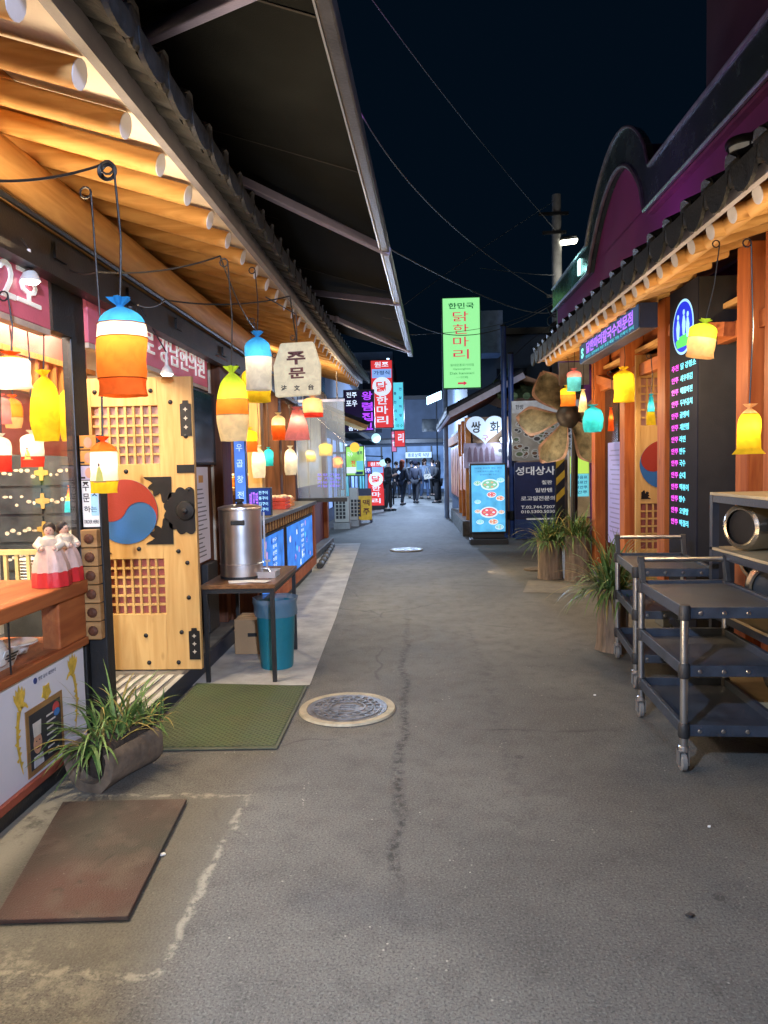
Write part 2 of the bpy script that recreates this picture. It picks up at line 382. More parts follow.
    bl2 = mth('MULTIPLY', mth('MULTIPLY', ss(x, -1.5, -1.66), ss(y, 3.5, 3.0)), ss(noise_(7, 5, .7), .3, .5))
    col = mix(mth('MULTIPLY', bl2, .7), col, (.36, .34, .28))
    L.new(col, b.inputs['Base Color'])
    rr = N.new("ShaderNodeMapRange"); rr.inputs['To Min'].default_value = .62; rr.inputs['To Max'].default_value = .9
    L.new(n2, rr.inputs[0]); L.new(rr.outputs[0], b.inputs['Roughness'])
    h = mth('ADD', mth('MULTIPLY', n3, .5), mth('ADD', mth('MULTIPLY', n4, .6), mth('MULTIPLY', st, -1.0)))
    bp = N.new("ShaderNodeBump"); bp.inputs['Strength'].default_value = .65; bp.inputs['Distance'].default_value = .010
    L.new(h, bp.inputs['Height']); L.new(bp.outputs[0], b.inputs['Normal'])
    return m
g = MB(); g.add([(-120, -60, 0), (120, -60, 0), (120, 260, 0), (-120, 260, 0)], [(0, 1, 2, 3)])
struct('ground', g, ground_mat())
concrete = M('old_concrete', (.36, .36, .36), .75, var=.35, scale=3.5, bump=.35, bscale=60)
g = MB(); g.add([(-1.9, 4.8, .004), (-.742, 4.8, .004), (-.80, 7, .004), (-.92, 10, .004), (-1.06, 13.9, .004), (-2, 13.9, .004)], [(0, 1, 2, 3, 4, 5)])
struct('concrete_path', g, concrete)
g = MB(); g.add([(1.25, 8.25, .004), (2.3, 8.1, .004), (2.3, 9.0, .004), (1.45, 9.1, .004)], [(0, 1, 2, 3)])
struct('pavement_patch', g, M('patched_cement', (.15, .135, .115), .8, var=.25, scale=8, bump=.3))

# ------------------------------------------------------------------ left tile-roofed shop
def eave_z(y):
    pts = ((-2, 2.74), (2, 2.75), (4.3, 2.81), (7, 2.87), (9.2, 2.92), (11.5, 2.99), (14.4, 3.12))
    for (a, za), (b_, zb) in zip(pts, pts[1:]):
        if y <= b_: return za+(zb-za)*max(0, (y-a)/(b_-a))
    return pts[-1][1]
XE, RISE = -1.03, .31
shopL = thing('tile_roofed_shop', 'long timber shop with orange round rafters under a black tiled eave and an open front', 'shop', (-2.6, 6, 0))
m = MB(); m.box(-3.75, -3.6, -2.2, 14.2, 0, 2.75)
part('back_wall', m, cream, shopL)
for y0, y1, mt in ((-2.2, -2.05, cream), (6.28, 6.42, cream), (10.25, 10.4, brown_z), (14.05, 14.2, M('blue_grey_render', (.16, .19, .24), .8))):
    m = MB(); m.box(-3.6, -1.78, y0, y1, 0, 2.6); part('partition_wall', m, mt, shopL)
m = MB(); m.box(-3.6, -1.86, -2.04, 14.04, 2.58, 2.62); part('ceiling', m, cream, shopL)
m = MB(); m.box(-3.6, -1.6, 3.72, 14.0, 0, .12); part('floor_platform', m, M('platform_stone', (.13, .125, .12), .6, var=.4), shopL, bevel=.006)
m = MB()
for k in range(9):
    m.box(-2.15+k*.068, -2.115+k*.068, 3.85, 4.66, .122, .128)
part('drain_grating', m, M('white_slat', (.36, .36, .34), .6), shopL)
m = MB(); m.box(-1.60, -1.57, 3.72, 6.5, .0, .125); part('platform_edge', m, M('navy_edge', (.02, .026, .045), .5, var=.5, scale=20), shopL)
m = MB(); m.box(-1.92, -1.75, -2.0, 14.1, 2.52, 2.68); part('black_beam', m, black, shopL, bevel=.005)
m = MB()
for y in [2.9, 3.5, 4.4, 5.3, 6.6, 8.2]: m.box(-1.75, -1.735, y, y+.12, 2.56, 2.64)
m.tube([(-1.72, -1, 2.69), (-1.72, 6, 2.695), (-1.72, 14, 2.7)], .016, 6)
part('cable_tray', m, dkmetal, shopL)
m = MB(); m.tube([(-1.83, -2, 2.84), (-1.83, 6, 2.84), (-1.83, 14.1, 2.86)], .155, 20); part('purlin', m, pine_y, shopL, smooth=True)
endw = M('white_rafter_end', (.62, .63, .72), .6, var=.1)
y = 1.20
for k in range(36):
    m = MB(); ze = eave_z(y)
    m.mat(0); m.tube([(XE, y, ze), (-1.5, y, ze+.47*RISE), (-2.3, y, ze+1.27*RISE)], .046, 14)
    m.mat(1); q1 = Vector((1, 0, -RISE)).normalized(); e0 = Vector((XE, y, ze)); m.tube([e0+q1*.0006, e0+q1*.004], .0455, 14)
    part('rafter', m, [pine_x, endw], shopL, smooth=True)
    y += .362
ys = [-2+.5*k for k in range(33)]
def strip(x0, dz0, x1, dz1):
    vs, fs = [], []
    for yy in ys:
        for xx, dz in ((x0, dz0), (x1, dz1)): vs.append((xx, yy, eave_z(yy)+(XE-xx)*RISE+dz))
    for i in range(len(ys)-1): fs.append((2*i, 2*i+1, 2*i+3, 2*i+2))
    return vs, fs
m = MB(); m.add(*strip(-.99, .062, -1.45, .062)); part('soffit_edge_board', m, M('white_soffit', (.70, .68, .66), .6, var=.08), shopL)
m = MB(); m.add(*strip(-1.45, .060, -2.35, .060)); part('soffit', m, pine_y, shopL)
m = MB()
for a, b_ in zip(ys, ys[1:]):
    za, zb = eave_z(a), eave_z(b_)
    m.add([(-.955, a, za+.03), (-.99, a, za+.03), (-.99, a, za+.115), (-.955, a, za+.115), (-.955, b_, zb+.03), (-.99, b_, zb+.03), (-.99, b_, zb+.115), (-.955, b_, zb+.115)],
          [(0, 1, 5, 4), (1, 2, 6, 5), (2, 3, 7, 6), (3, 0, 4, 7), (0, 3, 2, 1), (4, 5, 6, 7)])
part('fascia', m, M('grey_blue_fascia', (.20, .21, .27), .5, var=.2), shopL)
def tiles(y0, y1, step, xe, xr, ze, rise, sgn, r=.06, xo=.0, tongue=.10, ends=True):
    """clay tile courses running up the slope; sgn=+1 eave on the +x side"""
    mb = MB(); n = int((y1-y0)/step)
    for k in range(n):
        yy = y0+k*step; z0 = ze(yy) if callable(ze) else ze; run = abs(xr-xe)
        xs_ = [xe+sgn*xo, xe-sgn*run*.5, xr]
        # trough tile, slightly dished, stepping down course by course
        vs, fs = [], []
        cs = 9
        for c in range(cs+1):
            t = c/cs
            for q in range(5):
                u = q/4; yy2 = yy+u*step
                dz = -.035*math.sin(math.pi*u)
                vs.append((xe+sgn*xo-sgn*(run+xo)*t, yy2, z0+run*t*rise+dz+.10+(.018 if c % 2 else 0)+rnd.uniform(-.004, .004)))
        for c in range(cs):
            for q in range(4): fs.append((c*5+q, c*5+q+1, (c+1)*5+q+1, (c+1)*5+q))
        mb.add(vs, fs)
        pts = [(xe+sgn*(xo+.01)-sgn*(run+xo)*t, yy, z0+run*t*rise+.125+rnd.uniform(-.004, .004)) for t in (0, .14, .15, .3, .31, .6, 1)]
        mb.tube(pts, [r, r*.93, r, r*.93, r, r, r], 10)
        if tongue:      # end tile hanging over the eave
            yc = yy+step*.5; px_ = xe+sgn*(xo+.012)
            prof = [(-.5*step+.02, .13)]+[(-.42*step*math.cos(math.pi*q/8), .10-tongue*math.sin(math.pi*q/8)) for q in range(9)]+[(.5*step-.02, .13)]
            mb.prism([(px_, yc+a, z0+b_) for a, b_ in prof], (sgn*.018, 0, 0))
            mb.lathe((px_, yy, z0+.118), [(r*1.02, -.012), (r*1.12, .004), (r*.9, .014)], 12, (0, 1, 0), (0, 0, 1), (sgn, 0, 0))
    return mb
part('roof', tiles(-1.8, 14.2, .27, -.955, -3.6, eave_z, .42, 1, .06, .10, .06), tile, shopL, smooth=True)
m = MB(); m.tube([(-3.6, -2, 4.2), (-3.6, 14.3, 4.25)], .16, 12); part('roof_ridge', m, tile, shopL, smooth=True)
m = MB(); m.box(-3.75, -3.6, -2.2, 14.2, 2.75, 4.2); part('upper_wall', m, black, shopL)
# posts and facade pieces
for (y0, y1, x0, x1, mt) in ((3.66, 3.82, -1.81, -1.757, dkmetal), (1.05, 1.2, -1.86, -1.74, dkmetal)):
    m = MB(); m.box(x0, x1, y0, y1, 0, 2.52); part('front_post', m, mt, shopL, bevel=.006)
for (y0, y1, mt) in ((6.3, 6.62, brown_z), (7.95, 8.12, pine_z), (9.05, 9.22, brown_z), (10.2, 10.4, brown_z), (13.9, 14.1, redwood_z)):
    m = MB(); m.box(-1.86, -1.70, y0, y1, .12, 2.52); part('wood_pillar', m, mt, shopL, bevel=.008)
m = MB(); m.box(-1.88, -1.80, 5.32, 6.3, .12, 2.52); part('side_panel_wall', m, brown_z, shopL)
for y0, y1 in ((10.4, 12.0), (12.2, 13.9)):
    m = MB(); m.box(-1.84, -1.78, y0, y1, .12, 1.2); part('red_wall_panel', m, M('red_oxide', (.22, .03, .03), .6), shopL)
    m = MB(); m.box(-1.83, -1.79, y0, y1, 1.2, 2.52); part('lit_window', m, EM('warm_window', (1, .75, .4), .55, .5, 3), shopL)
m = MB()
for k in range(26): m.box(-2.32, -2.29, 2.2+k*.11, 2.235+k*.11, 2.03, 2.2)
m.box(-2.33, -2.28, 2.1, 5.1, 2.2, 2.235); m.box(-2.33, -2.28, 2.1, 5.1, 1.99, 2.03)
part('lattice_valance', m, WOOD('golden_wood', (.42, .22, .05), (.6, .36, .11), 'z', knots=False), shopL)
m = MB(); m.box(-2.40, -2.345, 2.1, 5.1, 1.62, 2.4); part('red_header_board', m, M('rose_board', (.42, .13, .11), .6, var=.2), shopL)
m = MB()
for k in range(20): m.box(-2.62, -2.60, 6.7+k*.17, 6.78+k*.17, 1.2, 2.3)
m.box(-2.64, -2.58, 6.5, 10.2, 1.14, 1.2); m.box(-2.64, -2.58, 6.5, 10.2, 2.3, 2.38)
part('inner_screen', m, WOOD('golden_wood', 0, 0), shopL)

for y_, e_ in CANS:  # can bodies for the added eave spots
    t = thing('added_can_spot', 'added black can spotlight under the beam, ' + {1.2: 'nearest the camera', 2.75: 'in front of the 2호 sign', 4.3: 'over the pine door', 6.9: 'before the blue lit banner', 9.3: 'over the blue picture panels', 11.8: 'last before the far end of the eave'}[y_], 'lamp', (-1.69, y_, 2.40), 'added can spotlights under the eave beam')
    m = MB(); m.lathe((-1.69, y_, 2.405), [(.034, 0), (.036, .01), (.036, .09), (.02, .10), (.008, .115)], 16); part('can', m, black, t, smooth=True)
    m = MB(); m.lathe((-1.69, y_, 2.412), [(.03, 0), (.03, .01)], 14); part('lens', m, EM('can_lens', (1, .9, .7), 5), t)
tl_ = thing('added_tube', 'slim black tube added along the black beam to light the rafters', 'lamp', (-1.68, 6, 2.42))  # housing put in to carry the added rafter strips
m = MB(); m.box(-1.735, -1.655, .1, 13.9, 2.425, 2.47); part('tube_housing', m, black, tl_)

# signs above the shop front
def plate_sign(name, label, y0, y1, z0, z1, texts, x=-1.745, mat=pink, t=.035):
    s = thing(name, label, 'sign', (x, (y0+y1)/2, z0))
    m = MB(); m.box(x-t, x, y0, y1, z0, z1); part('panel', m, mat, s, bevel=.004)
    m = MB(); m.box(x-t-.02, x-.002, y0, y1, z0-.03, z0-.002); part('lower_lip', m, M('pale_trim', (.6, .5, .42), .5), s)
    m = MB()
    for body, yc, zc, w, h in texts: m.text(body, (x+.003, yc, zc), Y, Z, w, h, .009, .006)
    part('lettering', m, letter_w, s)
    return s
plate_sign('shop_sign', 'pink sign with the white number and letter 2호 above the glass front', 1.3, 3.43, 2.2, 2.5, [('2호', 3.17, 2.36, .32, .19)])
plate_sign('shop_sign', 'pink sign with white lettering ending in 한의원 over the open wooden door', 3.84, 6.08, 2.21, 2.51, [('로 강남한의원', 5.29, 2.36, 1.36, .185)])
m = MB(); m.box(-1.80, -1.742, 3.45, 3.64, 2.2, 2.51); part('sign_infill', m, dkmetal, shopL)
# little white spot lamps on the beam
for k, (px, py, d, lb) in enumerate(((27, 281, 3.2, 'small white cone lamp lit beside the 2호 sign'), (167, 374, 4.6, 'small white lamp hanging at the right end of the 한의원 sign'))):
    p = at(px, py, d); p.x = max(p.x, -1.71)
    t = thing('cone_lamp', lb, 'lamp', p)
    m = MB(); m.lathe(p, [(.045, 0), (.03, .035), (.012, .055), (.008, .14)], 14); part('lamp_shade', m, white, t, smooth=True)
    m = MB(); m.lathe(p-Z*.004, [(.038, 0), (.03, -.008)], 14); part('bulb', m, EM('lamp_white', (1, .95, .85), 9), t)
    m = MB(); m.tube([p+Z*.14, Vector((-1.74, p.y, 2.56))], .005, 5); part('cord', m, black, t)

# ------------------------------------------------------------------ display counter with poster
XC = -1.75
ctr = thing('display_counter', 'wooden display counter with glass and a white poster with golden phoenixes on its front', 'counter', (-1.9, 2.5, 0))
m = MB(); m.box(-2.2, XC+.03, 1.2, 3.64, .875, .945); part('top_rail', m, redwood_y, ctr, bevel=.008)
m = MB(); m.box(-1.83, XC+.01, 3.36, 3.64, .64, .875); part('end_block', m, redwood_y, ctr, bevel=.006)
m = MB(); m.box(-2.2, XC+.02, 1.2, 3.64, .60, .64); part('lower_rail', m, redwood_y, ctr, bevel=.005)
m = MB(); m.box(XC-.008, XC-.002, 1.2, 3.36, .64, .875); part('case_glass', m, GLASS('clear_glass'), ctr)
m = MB(); m.box(XC-.002, XC+.004, 2.94, 2.946, .64, .875); part('glass_joint', m, black, ctr)
m = MB(); m.box(-2.6, XC-.05, 1.2, 3.6, .12, .598); part('cabinet_body', m, brown_z, ctr)
m = MB(); m.box(-2.6, XC-.01, 1.2, 3.6, 0, .1); part('base', m, M('black_base', (.014, .014, .016), .4, var=.8, scale=30), ctr)
m = MB(); m.box(-1.80, XC+.02, 1.2, 3.62, .085, .12); part('bottom_trim', m, M('red_trim', (.30, .07, .04), .5), ctr)
m = MB(); m.box(-1.80, XC-.001, 1.2, 3.61, .12, .6); poster = part('poster', m, M('poster_white', (.66, .66, .72), .45, var=.03, bump=.05, bscale=6), ctr)
gold = M('gold_print', (.62, .42, .06), .45, var=.35, scale=30)
def phoenix(cy, cz, fl, s=1.0):
    mb = MB(); o = Vector((XC, cy, cz)); n = Vector((.003, 0, 0))
    spine = [(.03, .02, .010), (.005, .045, .022), (-.03, .05, .034), (-.055, .025, .036), (-.07, -.03, .028), (-.08, -.09, .024), (-.082, -.15, .020), (-.07, -.21, .017), (-.06, -.26, .012), (-.045, -.31, .005)]
    P = [(Vector((0, y_*fl*s, z_*s)), w_*s*.5) for y_, z_, w_ in spine]
    for (p, w), (q, u) in zip(P, P[1:]):
        d = (q-p).normalized(); sd_ = Vector((0, -d.z, d.y))
        mb.add([o+p-sd_*w+n, o+p+sd_*w+n, o+q+sd_*u+n, o+q-sd_*u+n], [(0, 1, 2, 3)])
    for k in range(5):      # wing and crest feathers
        a0 = 1.15+.24*k; L_ = .12-.012*abs(k-2); b0 = Vector((0, (-.03-.006*k)*fl*s, .045*s)); d = Vector((0, math.cos(a0)*fl, math.sin(a0)))*L_*s; sd_ = Vector((0, -d.z, d.y)).normalized()*.012*s
        mb.add([o+b0-sd_+n*(1.1+.1*k), o+b0+sd_+n*(1.1+.1*k), o+b0+d*.7+sd_*1.2+n*(1.1+.1*k), o+b0+d+n*(1.1+.1*k), o+b0+d*.7-sd_*1.2+n*(1.1+.1*k)], [(0, 1, 2, 3, 4)])
    for k in range(8):
        p, w = P[min(4+k//2, 8)]; b0 = p+(P[min(5+k//2, 9)][0]-p)*(.5*(k % 2)); sg = 1 if k % 3 else -1
        mb.add([o+b0+n*1.05, o+b0+n*1.05+Vector((0, sg*.03*fl*s, -.012*s)), o+b0+n*1.05+Vector((0, sg*.012*fl*s, -.028*s))], [(0, 1, 2)])
    return mb
part('gold_phoenix', phoenix(3.03, .44, 1, .85), gold, poster); part('gold_phoenix', phoenix(3.44, .455, -1, .85), gold, poster)
m = MB(); m.flat([(.045*math.cos(a*math.pi/5+.31)*(1 if a % 2 else .7), .045*math.sin(a*math.pi/5+.31)*(1 if a % 2 else .7)) for a in range(10)], (XC, 3.22, .475), Y, Z, .003); part('gold_flower', m, gold, poster)
m = MB(); m.mat(0).disc((XC, 3.13, .555), Y, Z, .014); m.mat(1).text('명장 음식 대한민국', (XC, 3.24, .555), Y, Z, .16, .018, .001, .0)
part('poster_print', m, [M('navy_print', (.03, .05, .2), .5), M('grey_print', (.12, .12, .16), .5)], poster)
m = MB(); m.mat(0).flat([(-.16, -.155), (.17, -.155), (.17, .15), (-.16, .15)], (XC, 3.19, .29), Y, Z, .004)
m.mat(1).flat([(-.135, -.13), (.145, -.13), (.145, .125), (-.135, .125)], (XC+.004, 3.19, .29), Y, Z, .002)
part('award_frame', m, [M('bronze_frame', (.36, .20, .08), .4, .3), M('slate_panel', (.03, .032, .04), .5)], poster)
m = MB(); c = Vector((XC+.0065, 3.115, .27))
m.mat(0).disc(c, Y, Z, .036, .048, .001); m.mat(1).flat([(-.04, -.105), (.045, -.105), (.04, -.055), (-.035, -.055)], c, Y, Z, .0015)
m.mat(2).flat([(-.03, .035), (.03, .035), (.036, .10), (-.036, .10)], c, Y, Z, .0015)
m.mat(3).disc(c+Vector((0, -.012, .012)), Y, Z, .005, .003, .002); m.disc(c+Vector((0, .014, .012)), Y, Z, .005, .003, .002); m.flat([(-.014, -.024), (.014, -.024), (.010, -.02), (-.010, -.02)], c, Y, Z, .002)
m.mat(2)
for k in range(7): m.flat([(0, 0), (.10-.02*(k % 3), 0), (.10-.02*(k % 3), .008), (0, .008)], (XC+.0065, 3.2, .36-.03*k), Y, Z, .001)
m.mat(4).disc((XC+.0065, 3.29, .375), Y, Z, .032, .03, .001); m.mat(5).disc((XC+.0066, 3.295, .355), Y, Z, .028, .018, .0015)
part('portrait_print', m, [M('skin_print', (.52, .27, .17), .6), M('suit_print', (.5, .5, .52), .6), M('pale_print', (.55, .52, .48), .6), ink, M('red_print', (.5, .06, .06), .6), M('blue_print', (.05, .18, .45), .6)], poster)
m = MB(); m.box(XC-.012, XC-.006, 1.2, 3.62, .95, 2.2); top('shop_window_pane', m, GLASS('clear_glass'), 'clear glass pane standing on the counter in front of the lanterns inside', 'glass pane')

# things in and on the display case
def lathe_top(name, c, prof, mat, label, cat, group=None, seg=24):
    m = MB(); m.lathe(c, prof, seg); return top(name, m, mat, label, cat, group, smooth=True)
porc = M('white_porcelain', (.72, .70, .66), .15, var=.05, bump=0)
p = Vector((-1.88, 2.98, .642))
pot = thing('lidded_pot', 'round white lidded pot inside the glass display case', 'pot', p)
m = MB(); m.lathe(p, [(.05, 0), (.085, .03), (.092, .07), (.08, .105), (.075, .108)], 24); part('body', m, porc, pot, smooth=True)
m = MB(); m.lathe(p+Z*.109, [(.08, 0), (.07, .02), (.03, .035), (.014, .037), (.018, .052), (.004, .056)], 24); part('lid', m, porc, pot, smooth=True)
lathe_top('black_pot', (-1.90, 2.74, .642), [(.07, 0), (.1, .04), (.105, .1), (.09, .14), (.03, .165), (.02, .17)], M('black_glaze', (.012, .012, .014), .12, bump=0), 'glossy black pot at the near end of the display case', 'pot')
lathe_top('serving_plate', (-1.93, 3.30, .642), [(.05, 0), (.06, .03), (.10, .05), (.095, .055), (.05, .04)], porc, 'white serving plate on a foot behind the wooden end of the case', 'plate')
m = MB(); m.obox((-1.80, 3.02, .69), Y*.06, Vector((.02, 0, .045)), Vector((.003, 0, -.0013))); o = top('price_card', m, paper, 'white card with small print leaning in the display case', 'card')
m = MB()
for k in range(3): m.obox((-1.79+.008*(1-k)-.002, 3.02, .711-.016*k), Y*.045, Vector((.002, 0, .004)), Vector((.0012, 0, -.0005)))
part('print', m, ink, o)
# hanbok dolls
def doll(loc, rz, label, s=1.0):
    d = thing('hanbok_doll', label, 'doll', loc, 'dolls in hanbok on the counter')
    L0 = Vector(loc); d.rotation_euler = (0, 0, rz); d.scale = (s, s, s)
    fold = lambda a, i: 1+.05*math.sin(a*11+i*.6)
    m = MB(); m.lathe(L0, [(.088, 0), (.088, .035), (.085, .075)], 40, fn=fold); part('red_hem', m, M('red_silk', (.55, .02, .025), .45, var=.2), d, smooth=True)
    m = MB(); m.lathe(L0, [(.086, .073), (.080, .11), (.070, .145), (.054, .18), (.034, .205)], 40, fn=fold); part('skirt', m, M('pale_silk', (.60, .42, .37), .5, var=.15, scale=20), d, smooth=True)
    m = MB(); m.lathe(L0, [(.036, .195), (.046, .215), (.042, .235), (.020, .25), (.012, .255)], 20)
    for sg in (-1, 1): m.tube([L0+Vector((sg*.035, 0, .235)), L0+Vector((sg*.054, -.02, .205)), L0+Vector((sg*.03, -.06, .19))], [.018, .021, .017], 10)
    part('jacket', m, M('cream_silk', (.68, .60, .5), .5, var=.12), d, smooth=True)
    m = MB(); m.ball(L0+Vector((0, 0, .275)), .027, 14, 10, (.9, .95, 1.1))
    m.tube([L0+Z*.245, L0+Z*.262], .011, 8)
    m.ball(L0+Vector((0, -.026, .272)), .004, 6, 4)
    dsk = M('doll_skin', (.66, .42, .32), .5, bump=0, var=.05)
    for sg in (-1, 1): part('hand', MB().ball(L0+Vector((sg*.027, -.066, .19)), .010, 8, 6), dsk, d, smooth=True)
    part('body', m, M('doll_skin', (.66, .42, .32), .5, bump=0, var=.05), d, smooth=True)
    m = MB(); m.mat(1)
    for sg in (-1, 1): m.ball(L0+Vector((sg*.009, -.0245, .278)), .0028, 6, 4)
    m.mat(2).ball(L0+Vector((0, -.0255, .262)), .0035, 6, 4, (1.4, .6, .6)); m.mat(0)
    part('face_paint', m, [ink, ink, M('red_print', 0)], d)
    m = MB(); m.ball(L0+Vector((0, .008, .285)), .031, 14, 8, (1, .95, 1)); m.ball(L0+Vector((0, .03, .268)), .018, 10, 6)
    part('hair', m, M('dark_hair', (.012, .007, .006), .6), d, smooth=True)
    return d
doll(at(52, 588, 3.42)*1.0-Vector((0, 0, at(52, 588, 3.42).z-.947)), R(20), 'larger pale doll in a cream and red hanbok at the front of the counter')
doll(at(66, 584, 3.58)-Vector((0, 0, at(66, 584, 3.58).z-.947)), R(75), 'doll in hanbok standing half hidden behind the cream one', .98)

# order post with small drawers, cards and the ORDER HERE sticker
po = thing('drawer_tower', 'narrow black board with six little wooden drawers and an ORDER HERE sticker', 'drawer tower', (-1.65, 3.72, 0))
m = MB(); m.box(-1.752, -1.655, 3.69, 3.78, 0.0, 1.70); part('board', m, black, po, bevel=.004)
for k in range(6):
    z0 = .62+k*.098; m = MB(); m.mat(0).box(-1.75, -1.662, 3.64, 3.688, z0, z0+.093)
    m.mat(1).lathe((-1.706, 3.64, z0+.046), [(.03, 0), (.024, .006), (.012, .012)], 10, (1, 0, 0), (0, 0, 1), (0, -1, 0))
    part('drawer', m, [WOOD('drawer_wood', (.24, .12, .04), (.42, .24, .1), 'x', knots=False), brown_z], po, bevel=.004)
m = MB(); m.mat(0).box(-1.75, -1.662, 3.682, 3.688, 1.215, 1.46)
m.mat(2).box(-1.704, -1.664, 3.6805, 3.682, 1.275, 1.455)
m.mat(1)
for body, zc, w, h in (('주', 1.43, .036, .05), ('문', 1.37, .036, .045)): m.text(body, (-1.728, 3.6815, zc), X, Z, w, h, .001)
m.text('하는', (-1.707, 3.6815, 1.31), X, Z, .07, .035, .001); m.text('곳', (-1.682, 3.680, 1.40), X, Z, .03, .045, .001); m.text('ORDER HERE', (-1.706, 3.6815, 1.243), X, Z, .08, .02, .001)
part('sticker', m, [paper, ink, M('sky_print', (.30, .55, .78), .5, var=.2)], po)
for z0, cl in ((1.465, (.45, .40, .5)), (1.545, (.62, .28, .06)), (1.625, (.62, .26, .05))):
    m = MB(); m.mat(0).box(-1.75, -1.662, 3.682, 3.688, z0, z0+.073)
    m.mat(1).disc((-1.706, 3.6815, z0+.036), X, Z, .022, .028, .001, 12); m.mat(2).flat([(-.045, -.03), (-.022, -.03), (-.022, -.02), (-.045, -.02)], (-1.706, 3.6815, z0+.036), X, Z, .001)
    part('picture_card', m, [M('card_%d' % int(z0*1000), cl, .5, var=.1), M('card_skin', (.55, .3, .2), .6), ink], po)

# ------------------------------------------------------------------ inside the left shop
chest = thing('lacquer_chest', 'black lacquer chest with brass fittings and inlaid flowers behind the glass', 'chest', (-2.4, 5.1, 0))
lac = M('black_lacquer', (.030, .034, .038), .35, var=.5)
m = MB(); m.box(-2.98, -1.95, 4.95, 5.35, .125, 1.64); part('body', m, lac, chest, bevel=.01)
brass = M('brass', (.62, .45, .14), .3, 1, var=.2)
inl = M('shell_inlay', (.45, .38, .28), .3, var=.6, scale=40)
for r_ in range(5):
    for c_ in range(3):
        x0, z0 = -2.95+c_*.335, .62+r_*.2
        m = MB(); m.mat(0).box(x0, x0+.31, 4.935, 4.949, z0, z0+.18)
        m.mat(1)
        for q in range(6): m.disc((x0+.05+.04*q+rnd.uniform(-.01, .01), 4.934, z0+.09+rnd.uniform(-.035, .035)), X, Z, rnd.uniform(.010, .022), rnd.uniform(.008, .016), .001, 7)
        part('drawer', m, [lac, inl], chest)
    for x_ in (-2.63, -2.295, -1.965):
        m = MB(); m.flat([(-.012, -.055), (.012, -.055), (.016, -.02), (.05, -.014), (.05, .014), (.016, .02), (.012, .055), (-.012, .055), (-.016, .02), (-.05, .014), (-.05, -.014), (-.016, -.02)], (x_, 4.933, .71+r_*.2), X, Z, .006)
        part('fitting', m, brass, chest)
m = MB(); m.box(-3.2, -3.02, 4.55, 4.60, .9, 1.75); top('cloth_banner', m, M('royal_blue_cloth', (.02, .05, .28), .7), 'dark blue cloth banner hanging beside the lacquer chest', 'banner')
m = MB(); m.box(-3.1, -2.16, 4.15, 4.6, .76, .80)
for x_ in (-3.06, -2.2):
    for y_ in (4.2, 4.55): m.box(x_-.02, x_+.02, y_-.02, y_+.02, .12, .76)
top('inner_table', m, M('dark_table', (.05, .03, .02), .4), 'dark serving table in front of the lacquer chest', 'table')
m = MB()
for k in range(14): m.box(-3.1+.07*k, -3.08+.07*k, 4.14, 4.16, .80, 1.02)
m.box(-3.1, -2.12, 4.135, 4.165, 1.02, 1.05)
top('bamboo_rail', m, M('bamboo', (.5, .38, .16), .5, var=.2), 'low bamboo rail along the edge of the inner table', 'rail')
for k, (x_, y_, h_) in enumerate(((-2.25, 4.3, .22), (-2.45, 4.4, .16), (-2.72, 4.36, .2))):
    m = MB()
    for q in range(int(h_/.02)): m.lathe((x_, y_, .802+q*.02), [(.035, 0), (.075, .022), (.07, .025)], 18)
    top('bowl_stack', m, porc, ['tall stack of white bowls nearest the post on the inner table', 'short stack of white bowls in the middle of the inner table', 'stack of white bowls at the far left of the inner table'][k], 'bowls', 'stacks of bowls on the inner table', smooth=True)

